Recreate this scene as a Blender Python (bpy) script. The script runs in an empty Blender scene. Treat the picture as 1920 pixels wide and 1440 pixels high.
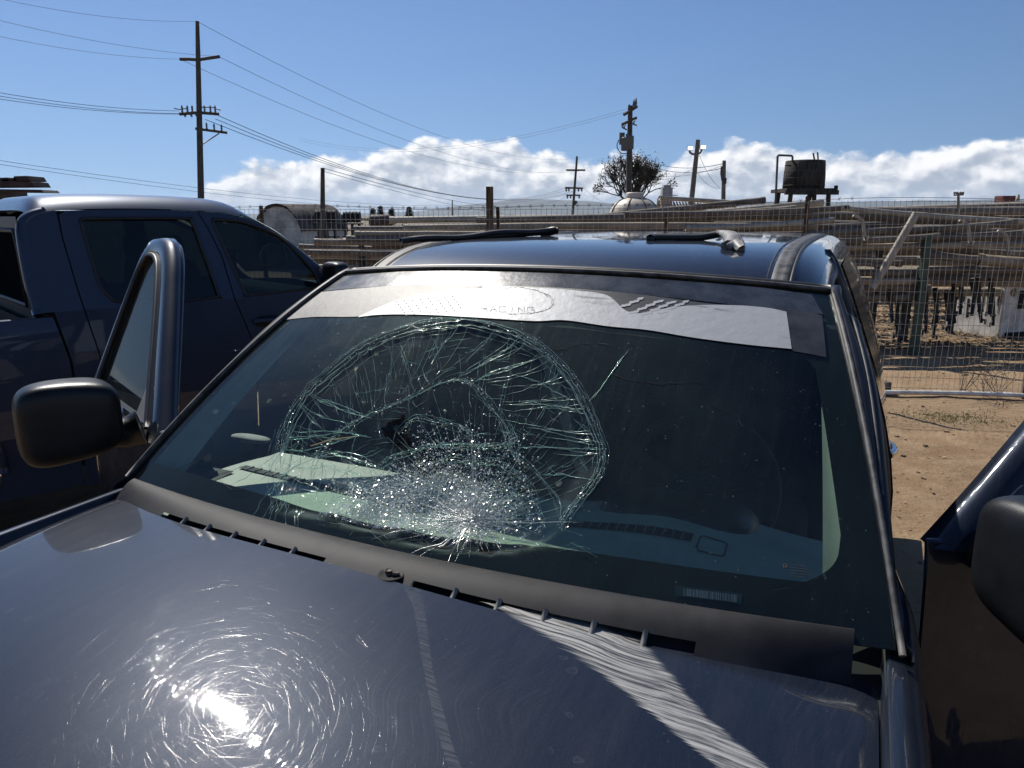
import bpy, bmesh, math, random
import numpy as np
from mathutils import Vector, Matrix, noise as mnoise
from mathutils.geometry import tessellate_polygon
sc = bpy.context.scene
R = math.radians
rnd = random.Random(7)
# ------------------------------------------------------------------ camera, sky, sun
F, HC = 1400.0, 1.68                      # focal length in 1920-px units, eye height
PITCH = math.atan(314/1400)
cd = bpy.data.cameras.new('camera'); cam = bpy.data.objects.new('camera', cd)
sc.collection.objects.link(cam); sc.camera = cam
cd.sensor_width = 36; cd.lens = 36*F/1920; cd.clip_start = .02; cd.clip_end = 40000
cam.location = (0, 0, HC); cam.rotation_euler = (R(90)-PITCH, 0, 0)
SUN_AZ, SUN_EL = -30.0, 48.0              # azimuth from +Y towards +X
sdir = Vector((math.sin(R(SUN_AZ))*math.cos(R(SUN_EL)), math.cos(R(SUN_AZ))*math.cos(R(SUN_EL)), math.sin(R(SUN_EL))))
sl = bpy.data.lights.new('sun', 'SUN'); so = bpy.data.objects.new('sun', sl); sc.collection.objects.link(so)
sl.energy = 4.9; sl.angle = R(.53); sl.color = (1, .95, .87)
so.rotation_euler = sdir.to_track_quat('Z', 'Y').to_euler(); so.location = (0, 0, 30)
sc.view_settings.view_transform = 'Standard'; sc.view_settings.look = 'None'
sc.view_settings.exposure = 0.2; sc.view_settings.gamma = 1
sc.cycles.max_bounces = 12; sc.cycles.transparent_max_bounces = 24
sc.cycles.caustics_reflective = False; sc.cycles.caustics_refractive = False
sc.cycles.sample_clamp_indirect = 6

class NT:
    """tiny node helper"""
    def __init__(s, tree): s.t = tree
    def n(s, typ, ins=None, out=0, **kw):
        nd = s.t.nodes.new('ShaderNode'+typ)
        for k, v in kw.items(): setattr(nd, k, v)
        for k, v in (ins or {}).items():
            sk = nd.inputs[k]
            if isinstance(v, bpy.types.NodeSocket): s.t.links.new(v, sk)
            elif isinstance(v, bpy.types.Node): s.t.links.new(v.outputs[0], sk)
            else:
                if sk.type == 'RGBA' and len(v) == 3: v = (*v, 1)
                sk.default_value = v
        return nd.outputs[out]
    def m(s, op, a, b=0.0, c=0.0, clamp=False):
        return s.n('Math', {0: a, 1: b, 2: c}, operation=op, use_clamp=clamp)
    def noise(s, vec, scale, detail=4, rough=.55, dist=0):
        return s.n('TexNoise', {'Vector': vec, 'Scale': scale, 'Detail': detail, 'Roughness': rough, 'Distortion': dist})
    def step(s, v, a, b):
        return s.n('MapRange', {'Value': v, 'From Min': a, 'From Max': b, 'To Min': 0., 'To Max': 1.}, interpolation_type='SMOOTHSTEP')
    def mix(s, f, a, b):
        nd = s.t.nodes.new('ShaderNodeMix'); nd.data_type = 'RGBA'
        for i, v in ((0, f), (6, a), (7, b)):
            sk = nd.inputs[i]
            if isinstance(v, bpy.types.NodeSocket): s.t.links.new(v, sk)
            else: sk.default_value = (*v, 1) if (i > 0 and len(v) == 3) else v
        return nd.outputs[2]
    def mapv(s, vec, rot=(0, 0, 0), scale=(1, 1, 1), loc=(0, 0, 0)):
        return s.n('Mapping', {'Vector': vec, 'Rotation': rot, 'Scale': scale, 'Location': loc})
    def mixs(s, f, a, b):
        return s.n('MixShader', {0: f, 1: a, 2: b})
    def obj(s): return s.n('TexCoord', out=3)
    def bump(s, h, dist, strength=1.0, nrm=None):
        i = {'Height': h, 'Distance': dist, 'Strength': strength}
        if nrm is not None: i['Normal'] = nrm
        return s.n('Bump', i)

# --- world: physical sky with a bank of cumulus low along the horizon
w = bpy.data.worlds.new('World'); sc.world = w; w.use_nodes = True
w.node_tree.nodes.clear(); N = NT(w.node_tree)
sky = N.n('TexSky', sky_type='NISHITA', sun_disc=False, sun_elevation=R(SUN_EL), sun_rotation=R(SUN_AZ),
          altitude=50, air_density=1.0, dust_density=.12, ozone_density=3.6)
gen0 = N.n('TexCoord', out=0)
dir0 = N.n('VectorMath', {0: gen0}, operation='NORMALIZE')
sp0 = w.node_tree.nodes.new('ShaderNodeSeparateXYZ'); w.node_tree.links.new(dir0, sp0.inputs[0])
lift = N.m('MULTIPLY', N.m('POWER', N.m('SUBTRACT', 1., N.m('ABSOLUTE', sp0.outputs[2])), 4.), .13)   # keeps the haze glow at the very horizon out
dirn = N.n('VectorMath', {0: dir0, 1: N.n('CombineXYZ', {2: lift})}, operation='ADD')
w.node_tree.links.new(N.n('VectorMath', {0: dirn}, operation='NORMALIZE'), sky.node.inputs[0])
skyc = N.n('HueSaturation', {'Saturation': 1.14, 'Hue': .507, 'Value': 1.0, 'Color': sky})
sky_bg = N.n('Background', {'Color': skyc, 'Strength': .078})
gen = N.n('TexCoord', out=0)
nrm = N.n('VectorMath', {0: gen}, operation='NORMALIZE')
sep = w.node_tree.nodes.new('ShaderNodeSeparateXYZ'); w.node_tree.links.new(nrm, sep.inputs[0])
az = N.m('MULTIPLY', N.m('ARCTAN2', sep.outputs[0], sep.outputs[1]), 180/math.pi)
el = N.m('MULTIPLY', N.m('ARCSINE', sep.outputs[2]), 180/math.pi)
fc = w.node_tree.nodes.new('ShaderNodeFloatCurve')
cv = fc.mapping.curves[0]
prof = [(-90, 3.2), (-60, 1.5), (-30, .6), (-24, 1.1), (-21.5, 2.3), (-18, 3.5), (-15, 4.1), (-12, 4.4), (-9.5, 4.3), (-7.5, 4.6), (-5, 5.5), (-3.4, 5.0), (0, 5.0), (2, 4.5),
        (5, 4.0), (7, 4.2), (9.2, 4.9), (10.5, 3.6), (12.5, 4.5), (15, 4.5), (18, 4.4), (21, 4.3), (24, 4.1), (26, 4.0), (28.5, 4.6), (30.5, 4.5), (33.5, 4.8), (45, 5.0), (70, 4), (90, 3.2)]
for i, (a, e) in enumerate(prof):
    p = ((a+90)/180, e/10)
    if i == 0: cv.points[0].location = p
    elif i == len(prof)-1: cv.points[1].location = p
    else: cv.points.new(*p)
fc.mapping.update()
fc.mapping.extend = 'HORIZONTAL'
w.node_tree.links.new(N.m('DIVIDE', N.m('ADD', az, 90.), 180., clamp=True), fc.inputs[1])
top = N.m('MULTIPLY', fc.outputs[0], 10.)
cmb = N.n('CombineXYZ', {0: N.m('MULTIPLY', az, .20), 1: N.m('MULTIPLY', el, .30), 2: 3.7})
cmb2 = N.n('CombineXYZ', {0: N.m('MULTIPLY', N.m('ADD', az, -.35), .20), 1: N.m('MULTIPLY', N.m('ADD', el, .55), .30), 2: 3.7})
def fb(v):
    a_ = N.noise(v, 1.1, 9, .60)
    b_ = N.n('TexVoronoi', {'Vector': N.n('VectorMath', {0: v, 1: N.n('VectorMath', {0: N.n('TexNoise', {'Vector': v, 'Scale': 3., 'Detail': 4.}, out=1), 1: (.25, .25, .25)}, operation='MULTIPLY')}, operation='ADD'),
                         'Scale': 2.3, 'Detail': 2., 'Smoothness': .6}, feature='SMOOTH_F1')
    return N.m('SUBTRACT', a_, N.m('MULTIPLY', b_, .32))
n1, n2 = fb(cmb), fb(cmb2)
edge = N.m('ADD', N.m('SUBTRACT', top, el), N.m('MULTIPLY', N.m('SUBTRACT', n1, .15), 3.2))
wisp = N.noise(N.n('CombineXYZ', {0: N.m('MULTIPLY', az, .12), 1: N.m('MULTIPLY', el, .5), 2: 9.}), 1.3, 8, .62)
hole = N.m('MULTIPLY', N.step(N.m('SUBTRACT', top, el), 1.5, 4.0), N.m('MULTIPLY', N.step(wisp, .52, .36), .35))
cmask = N.m('SUBTRACT', N.step(edge, .0, .7), N.m('MULTIPLY', hole, .5), clamp=True)
cmask = N.m('MULTIPLY', cmask, N.m('MULTIPLY', N.step(el, -.3, .6), N.step(el, 14., 9.)))
lit = N.step(N.m('ADD', N.m('SUBTRACT', n1, n2), N.m('MULTIPLY', N.m('SUBTRACT', .55, N.m('DIVIDE', edge, 6.)), .34)), -.10, .28)
ccol = N.mix(lit, (.38, .44, .54), (.95, .95, .96))
base_f = N.step(el, 2.6, .2)
ccol = N.mix(N.m('MULTIPLY', base_f, .7), ccol, (.40, .50, .64))
cl_bg = N.n('Background', {'Color': ccol, 'Strength': 1.0})
wo = w.node_tree.nodes.new('ShaderNodeOutputWorld')
w.node_tree.links.new(N.mixs(cmask, sky_bg, cl_bg), wo.inputs[0])

# ------------------------------------------------------------------ pixel geometry (photo pixels -> places in the world)
CP, SP = math.cos(PITCH), math.sin(PITCH)
CAM = np.array([0, 0, HC])
def ray(x, y):
    a = (x-960)/F; b = (720-y)/F
    return np.array([a, CP+b*SP, -SP+b*CP])
def atz(x, y, z=0.0):
    r_ = ray(x, y); return CAM+(z-HC)/r_[2]*r_
def aty(x, y, Y):
    r_ = ray(x, y); return CAM+Y/r_[1]*r_
def proj(P):
    dx, dy, dz = P[0], P[1], P[2]-HC
    zc = dy*CP-dz*SP; yc = dy*SP+dz*CP
    return np.array([960+F*dx/zc, 720-F*yc/zc])

# ------------------------------------------------------------------ mesh helpers
COL = sc.collection
class MB:
    def __init__(s): s.v = []; s.f = []
    def add(s, vs, fs):
        o = len(s.v); s.v += [tuple(map(float, p)) for p in vs]; s.f += [tuple(i+o for i in q) for q in fs]
    def grid(s, fn, nu, nv, skip=None, flip=False):
        o = len(s.v)
        for i in range(nu+1):
            for j in range(nv+1): s.v.append(tuple(map(float, fn(i/nu, j/nv))))
        for i in range(nu):
            for j in range(nv):
                if skip and skip((i+.5)/nu, (j+.5)/nv): continue
                q = (o+i*(nv+1)+j, o+(i+1)*(nv+1)+j, o+(i+1)*(nv+1)+j+1, o+i*(nv+1)+j+1)
                s.f.append(q[::-1] if flip else q)
        return s
    def box(s, c, d, ax=None, rz=0):
        c = np.array(c, float)
        if ax is None: ax = [np.array((math.cos(rz), math.sin(rz), 0)), np.array((-math.sin(rz), math.cos(rz), 0)), np.array((0, 0, 1.))]
        vs = [c+sum(ax[k]*d[k]*.5*sg[k] for k in range(3)) for sg in ((-1,-1,-1),(1,-1,-1),(1,1,-1),(-1,1,-1),(-1,-1,1),(1,-1,1),(1,1,1),(-1,1,1))]
        s.add(vs, [(3,2,1,0),(4,5,6,7),(0,1,5,4),(1,2,6,5),(2,3,7,6),(3,0,4,7)]); return s
    def tube(s, pts, rad, n=8, cap=True, sq=None, closed=False):
        pts = [np.array(p, float) for p in pts]; m = len(pts)
        rads = rad if hasattr(rad, '__len__') else [rad]*m
        o = len(s.v); prev = None
        for i, p in enumerate(pts):
            if closed: t = pts[(i+1) % m]-pts[i-1]
            else: t = pts[min(i+1, m-1)]-pts[max(i-1, 0)]
            t = t/(np.linalg.norm(t)+1e-12)
            if prev is None:
                ref = np.array((0, 0, 1.)) if abs(t[2]) < .9 else np.array((1., 0, 0))
                a = np.cross(t, ref)
            else: a = prev-t*(prev@t)
            a = a/(np.linalg.norm(a)+1e-12); b = np.cross(t, a); prev = a
            for k in range(n):
                th = 2*math.pi*(k+.5)/n; ka, kb = math.cos(th), math.sin(th)
                if sq: ka *= sq[0]; kb *= sq[1]
                s.v.append(tuple(p+rads[i]*(a*ka+b*kb)))
        for i in range(m if closed else m-1):
            j = (i+1) % m
            for k in range(n): s.f.append((o+i*n+k, o+j*n+k, o+j*n+(k+1) % n, o+i*n+(k+1) % n)[::-1])
        if cap and not closed:
            s.f.append(tuple(o+k for k in range(n))); s.f.append(tuple(o+(m-1)*n+k for k in range(n))[::-1])
        return s
    def lathe(s, prof, c=(0, 0, 0), n=24):
        o = len(s.v)
        for r_, z in prof:
            for k in range(n): s.v.append((c[0]+r_*math.cos(2*math.pi*k/n), c[1]+r_*math.sin(2*math.pi*k/n), c[2]+z))
        for i in range(len(prof)-1):
            for k in range(n): s.f.append((o+i*n+k, o+i*n+(k+1) % n, o+(i+1)*n+(k+1) % n, o+(i+1)*n+k))
        return s
    def sellip(s, c, d, e=.45, nu=20, nv=28, ax=None, fn=None):
        def sp(x, p): return math.copysign(abs(x)**p, x)
        if ax is None: ax = np.eye(3)
        def f(i, j):
            th = -math.pi/2+math.pi*i; ph = 2*math.pi*j
            q = np.array((sp(math.cos(th), e)*sp(math.cos(ph), e), sp(math.cos(th), e)*sp(math.sin(ph), e), sp(math.sin(th), e)))*np.array(d)*.5
            if fn: q = fn(q)
            return np.array(c)+ax[0]*q[0]+ax[1]*q[1]+ax[2]*q[2]
        return s.grid(f, nu, nv, flip=True)
    def poly(s, pts3, holes=()):
        loops = [list(map(Vector, pts3))]+[list(map(Vector, h)) for h in holes]
        tri = tessellate_polygon(loops)
        s.add([p for lp in loops for p in lp], tri); return s
    def prism(s, pts3, dvec):
        n = len(pts3); d = np.array(dvec)
        vs = [np.array(p) for p in pts3]+[np.array(p)+d for p in pts3]
        s.add(vs, [tuple(range(n))[::-1], tuple(range(n, 2*n))]+[(i, (i+1) % n, n+(i+1) % n, n+i) for i in range(n)]); return s
    def xf(s, fn): s.v = [tuple(fn(p)) for p in s.v]; return s
    def build(s, name, mat, parent=None, smooth=True, bevel=0, auto=None, loc=None, recalc=False):
        me = bpy.data.meshes.new(name)
        off = np.array((0., 0, 0)); kf = 1.0
        root = parent
        if root is not None:
            while root.parent: root = root.parent
            if not root.get('local'): off = np.array(root.location)
            kf = root.get('k', 1.0)
        elif loc is not None: off = np.array(loc, float)
        me.from_pydata([tuple((np.array(p)-off)*kf) for p in s.v], [], s.f)
        if recalc:
            bm = bmesh.new(); bm.from_mesh(me); bmesh.ops.remove_doubles(bm, verts=bm.verts, dist=1e-6)
            bmesh.ops.recalc_face_normals(bm, faces=bm.faces); bm.to_mesh(me); bm.free()
        if smooth:
            me.polygons.foreach_set('use_smooth', [True]*len(me.polygons))
            if auto is not None:
                try: me.set_sharp_from_angle(angle=R(auto))
                except Exception: pass
        me.materials.append(mat)
        ob = bpy.data.objects.new(name, me); COL.objects.link(ob)
        if parent is not None: ob.parent = parent
        elif loc is not None: ob.location = loc
        if bevel:
            b = ob.modifiers.new('bevel', 'BEVEL'); b.width = bevel; b.segments = 3; b.limit_method = 'ANGLE'
        return ob
def tag(o, label=None, cat=None, group=None, kind=None):
    if label: o['label'] = label
    if cat: o['category'] = cat
    if group: o['group'] = group
    if kind: o['kind'] = kind
    return o
def empty(name, loc, rz=0, local=False, **kw):
    o = bpy.data.objects.new(name, None); COL.objects.link(o); o.location = tuple(loc); o.rotation_euler = (0, 0, rz)
    o.empty_display_size = .2
    if local: o['local'] = 1
    return tag(o, **kw)
def lerp(a, b, t): return np.array(a, float)*(1-t)+np.array(b, float)*t
def smooth_path(pts, n):
    """Catmull-Rom through pts"""
    P = [np.array(p, float) for p in pts]; P = [2*P[0]-P[1]]+P+[2*P[-1]-P[-2]]
    out = []; m = len(P)-3
    for k in range(n+1):
        x = k/n*m; i = min(int(x), m-1); t = x-i
        a, b, c, d = P[i:i+4]
        out.append(.5*((2*b)+(-a+c)*t+(2*a-5*b+4*c-d)*t*t+(-a+3*b-3*c+d)*t**3))
    return out
def sstep(x, a, b):
    t = min(1, max(0, (x-a)/(b-a))); return t*t*(3-2*t)

# ------------------------------------------------------------------ materials
def newmat(name):
    m = bpy.data.materials.new(name); m.use_nodes = True; m.node_tree.nodes.clear()
    return m, NT(m.node_tree)
def out(m, N, sh):
    o = m.node_tree.nodes.new('ShaderNodeOutputMaterial'); m.node_tree.links.new(sh, o.inputs[0]); return m
def plain(name, col, rough=.6, metal=0., var=.25, scale=12, bump=0., bscale=60, spec=.5, col2=None, coat=0, vscale=(1, 1, 1)):
    m, N = newmat(name)
    co = N.mapv(N.obj(), scale=vscale)
    nz = N.noise(co, scale, 5, .6)
    c2 = col2 or tuple(c*(1-var*1.6) for c in col)
    c = N.mix(N.step(nz, .32, .68), c2, tuple(min(1, x*(1+var*.4)) for x in col))
    ins = {'Base Color': c, 'Roughness': N.m('ADD', rough-.08, N.m('MULTIPLY', nz, .16)), 'Metallic': metal, 'Specular IOR Level': spec, 'Coat Weight': coat}
    if bump: ins['Normal'] = N.bump(N.noise(co, bscale, 4), bump)
    return out(m, N, N.n('BsdfPrincipled', ins))

def car_paint(name, base, dust=.12, scratch=1.0, coat_r=.022, metal=.25, dustcol=(.40, .38, .36)):
    m, N = newmat(name)
    co = N.obj()
    warp = N.n('VectorMath', {0: N.n('TexNoise', {'Vector': co, 'Scale': 3.5, 'Detail': 1.}, out=1), 1: (.5, .5, .5)}, operation='SUBTRACT')
    cw = N.n('VectorMath', {0: co, 1: N.n('VectorMath', {0: warp, 'Scale': .22}, operation='SCALE')}, operation='ADD')
    big = N.noise(co, 2.3, 5, .6)
    lines = None
    for i, ang in enumerate((10, 50, 88, 122, 155)):
        v = N.mapv(cw, rot=(0, 0, R(ang)), scale=(1000, 16, 16), loc=(i*7.3, i*3.1, 0))
        ln = N.step(N.noise(v, 1.0, 0, .5), .72, .84)
        lines = ln if lines is None else N.m('MAXIMUM', lines, ln)
    bn = N.bump(lines, .00004*scratch, .5)
    fleck = N.step(N.noise(co, 900, 1), .55, .8)
    bc = N.mix(fleck, base, tuple(c*2.0+.008 for c in base))
    body = N.n('BsdfPrincipled', {'Base Color': bc, 'Metallic': metal, 'Roughness': .42, 'Coat Weight': 1., 'Coat Roughness': coat_r, 'Coat IOR': 1.38, 'Specular IOR Level': .06, 'Coat Normal': bn, 'Normal': bn})
    # road dust lying on the lacquer: a thin rough film, patchy, with wiped streaks
    fine = N.noise(N.mapv(co, rot=(0, 0, .5), scale=(40, 6, 20)), 1.0, 6, .7)
    speck = N.step(N.n('TexVoronoi', {'Vector': co, 'Scale': 55.}), .10, .04)
    speck = N.m('MULTIPLY', speck, N.step(N.noise(co, 13, 2), .5, .66))
    df = N.m('MULTIPLY', N.m('MULTIPLY', N.step(big, .3, .75), N.step(fine, .25, .8)), dust*2.2)
    df = N.m('ADD', df, N.m('MULTIPLY', lines, dust*.5))
    vr = N.n('TexVoronoi', {'Vector': N.n('VectorMath', {0: co, 1: N.n('VectorMath', {0: N.n('TexNoise', {'Vector': co, 'Scale': 50.}, out=1), 'Scale': .018}, operation='SCALE')}, operation='ADD'), 'Scale': 19.})
    ringm = N.m('SUBTRACT', N.step(vr, .16, .13), N.m('MULTIPLY', N.step(vr, .12, .08), .75))
    ringm = N.m('MULTIPLY', ringm, N.step(N.noise(co, 9, 1), .50, .60))
    smear = N.step(N.noise(N.mapv(co, rot=(0, 0, 1.1), scale=(9, 2.2, 5)), 1.0, 5, .6), .52, .74)
    grit = N.step(N.noise(co, 520, 2, .7), .54, .70)
    wipe = N.m('MULTIPLY', N.step(N.noise(N.mapv(cw, rot=(0, 0, .75), scale=(330, 10, 10)), 1.0, 2, .6), .52, .78), N.step(N.noise(co, 3.1, 3), .40, .62))
    wipe2 = N.m('MULTIPLY', N.step(N.noise(N.mapv(cw, rot=(0, 0, -.35), scale=(280, 9, 9)), 1.0, 2, .6), .54, .80), N.step(N.noise(N.mapv(co, loc=(5, 3, 0)), 2.6, 3), .45, .66))
    df = N.m('ADD', df, N.m('MULTIPLY', N.m('ADD', N.m('MULTIPLY', grit, .8), N.m('ADD', N.m('MULTIPLY', wipe, 1.7), N.m('MULTIPLY', wipe2, 1.5))), dust))
    df = N.m('ADD', df, N.m('ADD', N.m('MULTIPLY', ringm, dust*2.4), N.m('MULTIPLY', smear, dust*1.3)))
    df = N.m('ADD', df, N.m('MULTIPLY', speck, min(.35, dust*9)), clamp=True)
    film = N.mixs(.16, N.n('BsdfDiffuse', {'Color': dustcol}), N.n('BsdfAnisotropic', {'Color': tuple(c*.9 for c in dustcol), 'Roughness': .30}))
    return out(m, N, N.mixs(df, body, film))

M = {}
M['paint'] = car_paint('navy_paint', (.008, .013, .025), dust=.017)
M['paint2'] = car_paint('blue_grey_paint', (.034, .046, .074), dust=.002, scratch=.12, metal=.3)
M['plastic'] = plain('black_plastic', (.010, .011, .013), .36, var=.3, bump=.0003, bscale=700, spec=.32)
M['cowl'] = plain('dusty_cowl_plastic', (.026, .026, .028), .55, var=.45, scale=9, spec=.15, bump=.0003, bscale=900, col2=(.015, .015, .017))
M['rubber'] = plain('black_rubber', (.016, .016, .018), .48, var=.3)
M['rib'] = plain('pale_grey_rib', (.20, .195, .185), .6, var=.2)
M['rubber_grey'] = plain('dusty_rubber', (.085, .082, .08), .6, var=.5, scale=30)
M['pillar'] = plain('dull_navy', (.010, .013, .022), .38, spec=.25)
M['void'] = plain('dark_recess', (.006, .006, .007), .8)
M['trim'] = plain('grey_interior_plastic', (.20, .205, .20), .65, var=.12, bump=.0005, bscale=700)
M['dash'] = plain('dash_plastic', (.30, .31, .29), .7, var=.10, bump=.0007, bscale=600)
M['seat'] = plain('dark_seat_cloth', (.012, .012, .014), .9, var=.3, bump=.001, bscale=300)
M['seat_light'] = plain('pale_cloth', (.22, .22, .22), .9)
M['chrome'] = plain('chrome', (.72, .72, .74), .12, metal=1., var=.1)
M['tyre'] = plain('tyre_rubber', (.02, .02, .02), .8)
M['rim'] = plain('alloy_rim', (.05, .05, .055), .5, metal=.5)

def glass_mat(name, tint, dust=.05, rough=.0, refl=1.0, speck=True, dustcol=(.55, .56, .53)):
    m, N = newmat(name); co = N.obj()
    tr = N.n('BsdfTransparent', {'Color': tint})
    gl = N.n('BsdfGlossy', {'Color': (.95, 1, .98), 'Roughness': rough})
    fr = N.m('ADD', .04, N.m('MULTIPLY', N.m('POWER', N.n('LayerWeight', {'Blend': .5}, out=1), 5.), .96))
    clean = N.mixs(N.m('MULTIPLY', fr, refl, clamp=True), tr, gl)
    big = N.noise(co, 2.2, 5, .6)
    streak = N.noise(N.mapv(co, rot=(0, 0, .62), scale=(60, 2.5, 8)), 1.0, 5, .65)
    df = N.m('MULTIPLY', N.m('ADD', N.m('MULTIPLY', N.step(big, .25, .8), .7), N.m('MULTIPLY', N.step(streak, .42, .8), .3)), dust)
    if speck:
        vo = N.n('TexVoronoi', {'Vector': co, 'Scale': 85.})
        sp = N.m('MULTIPLY', N.step(vo, .13, .05), N.step(N.noise(co, 30, 2), .52, .62))
        vo2 = N.n('TexVoronoi', {'Vector': N.n('VectorMath', {0: co, 1: N.n('VectorMath', {0: N.n('TexNoise', {'Vector': co, 'Scale': 60.}, out=1), 'Scale': .02}, operation='SCALE')}, operation='ADD'), 'Scale': 15.})
        ring = N.m('SUBTRACT', N.step(vo2, .14, .11), N.m('MULTIPLY', N.step(vo2, .10, .06), .5))
        ring = N.m('MULTIPLY', ring, N.step(N.noise(co, 11, 1), .54, .62))
        fs = N.step(N.noise(co, 420, 1), .70, .82)
        df = N.m('ADD', df, N.m('ADD', N.m('MULTIPLY', sp, .45), N.m('ADD', N.m('MULTIPLY', ring, .13), N.m('MULTIPLY', fs, .20))), clamp=True)
    film = N.mixs(.7, N.n('BsdfDiffuse', {'Color': dustcol}), N.n('BsdfAnisotropic', {'Color': dustcol, 'Roughness': .5}))
    film = N.mixs(.2, film, N.n('BsdfTranslucent', {'Color': dustcol}))
    return out(m, N, N.mixs(df, clean, film))
M['glass'] = glass_mat('windshield_glass', (.74, .90, .79), dust=.050, dustcol=(.36, .47, .44))
M['side_glass'] = glass_mat('dusty_side_glass', (.36, .37, .34), dust=.16, dustcol=(.20, .185, .15), refl=.55)
M['tint_glass'] = glass_mat('tinted_window', (.075, .10, .10), dust=.0, speck=False)
M['privacy'] = plain('privacy_glass', (.006, .007, .008), .12, var=.1, spec=.12)
m, N = newmat('crack_glass')
a_ = N.mixs(.5, N.n('BsdfDiffuse', {'Color': (.62, .80, .74)}), N.n('BsdfTranslucent', {'Color': (.5, .74, .66)}))
b_ = N.mixs(.45, a_, N.n('BsdfAnisotropic', {'Color': (.95, 1, .98), 'Roughness': .16}))
M['crack'] = out(m, N, N.mixs(.62, N.n('BsdfTransparent', {'Color': (.62, .85, .77)}), b_))
m, N = newmat('crushed_glass')
a_ = N.mixs(.5, N.n('BsdfDiffuse', {'Color': (.82, .84, .83)}), N.n('BsdfTranslucent', {'Color': (.78, .86, .83)}))
b_ = N.mixs(.5, a_, N.n('BsdfAnisotropic', {'Color': (1, 1, 1), 'Roughness': .30}))
M['shard'] = out(m, N, N.mixs(.86, N.n('BsdfTransparent', {'Color': (.78, .92, .86)}), b_))
m, N = newmat('black_ceramic_border'); co = N.obj()
nz = N.step(N.noise(co, 260, 2), .66, .80)
c = N.mix(N.m('MULTIPLY', nz, .25), (.004, .004, .005), (.12, .12, .12))
M['frit'] = out(m, N, N.n('BsdfPrincipled', {'Base Color': c, 'Roughness': .6, 'Specular IOR Level': .05}))

# ================================================================== the damaged pickup (local: x = its left side, y = rearwards, z up)
YAW = R(25.0)
TR_ = np.array([math.sin(YAW), math.cos(YAW), 0]); TL_ = np.array([math.cos(YAW), -math.sin(YAW), 0])
TO = np.array([-.1819, 1.3484, 0.])
def t2w(p): return TO+TL_*p[0]+TR_*p[1]+np.array((0, 0, p[2]))
def w2t(P): d = np.array(P)-TO; return np.array((d@TL_, d@TR_, P[2]))
def t_at(x, y, n_axis, c):
    """pixel -> truck local point on plane (axis index, value)"""
    o = w2t(CAM); d = w2t(CAM+ray(x, y))-o
    return o+d*((c-o[n_axis])/d[n_axis])
truck = empty('damaged_pickup', TO, -YAW, local=True, label='dark blue pickup with a shattered windshield and both front doors open', cat='pickup truck')

DENT_ON = [False]
def ws(s, t):
    v0 = s*.832; u0 = .005-.075*(1-s*s); z0 = 1.048
    v1 = s*.668; u1 = .695-.085*(1-s*s); z1 = 1.513+.032*(1-s*s)
    b0, b1, b2 = (1-t)**2, 2*t*(1-t), t*t
    cu, cz = u0+(u1-u0)*.497, z0+(z1-z0)*.665
    return np.array((v0*(1-t)+v1*t, b0*u0+b1*cu+b2*u1, b0*z0+b1*cz+b2*z1))
def ws_n(s, t):
    e = 1e-3
    a = ws(s+e, t)-ws(s-e, t); b = ws(s, t+e)-ws(s, t-e)
    n = np.cross(a, b); n = n/np.linalg.norm(n)
    return n if n[2] > 0 else -n
def px_ws(x, y):
    """pixel -> windshield parameters (s, t) by Newton steps"""
    s, t = (x-880)/700, .5
    tgt = np.array((x, y))
    for _ in range(14):
        f0 = proj(t2w(ws(s, t)))-tgt
        if abs(f0).max() < .05: break
        e = 1e-3
        J = np.array([(proj(t2w(ws(s+e, t)))-tgt-f0)/e, (proj(t2w(ws(s, t+e)))-tgt-f0)/e]).T
        d = np.linalg.solve(J, -f0); d = np.clip(d, -.4, .4); s += d[0]; t += d[1]
    return s, t
RING = [(520,955),(512,900),(520,850),(540,790),(577,732),(640,677),(687,645),(755,617),(817,604),(880,601),(955,620),(1000,640),(1040,672),(1075,712),(1102,765),(1122,812),(1132,845),(1128,880),(1112,907),(1085,942),(1065,968),(1052,992)]
ring_st = [px_ws(*p) for p in smooth_path(RING, 60)]
impact = px_ws(800, 935)
poly_st = np.array(ring_st+[px_ws(x, y) for x, y in ((980,1035),(860,1030),(740,1005),(620,970))])
def dent(s, t):
    """how far the broken laminate has sagged in"""
    d = np.array((s, t))-poly_st; i0 = len(poly_st)
    # inside test
    x, y = s, t; ins = False; j = i0-1
    for i in range(i0):
        xi, yi = poly_st[i]; xj, yj = poly_st[j]
        if (yi > y) != (yj > y) and x < (xj-xi)*(y-yi)/(yj-yi)+xi: ins = not ins
        j = i
    if not ins: return 0.
    dist = math.sqrt(((d*np.array((.83, .85)))**2).sum(1).min())
    r_ = math.hypot((s-impact[0])*.83, (t-impact[1])*.85)
    q = dist/(dist+r_+1e-6)
    return -.030*q-.010*sstep(dist, 0, .05)
def wsd(s, t, off=0.):
    return ws(s, t)+ws_n(s, t)*(off+dent(s, t))
# hole torn in the laminate
HOLE = [px_ws(*p) for p in ((702,792),(744,766),(757,772),(753,798),(762,815),(757,838),(747,858),(735,832),(720,812))]
def in_poly(p, poly):
    x, y = p; ins = False; j = len(poly)-1
    for i in range(len(poly)):
        xi, yi = poly[i]; xj, yj = poly[j]
        if (yi > y) != (yj > y) and x < (xj-xi)*(y-yi)/(yj-yi)+xi: ins = not ins
        j = i
    return ins
g = MB()
NS, NTT = 190, 110
g.grid(lambda i, j: wsd(-1+2*i, j), NS, NTT, skip=lambda i, j: in_poly((-1+2*i, j), HOLE))
shield = g.build('windshield', M['glass'], truck); shield['label'] = 'windshield with a large ring of shattered glass'

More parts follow.
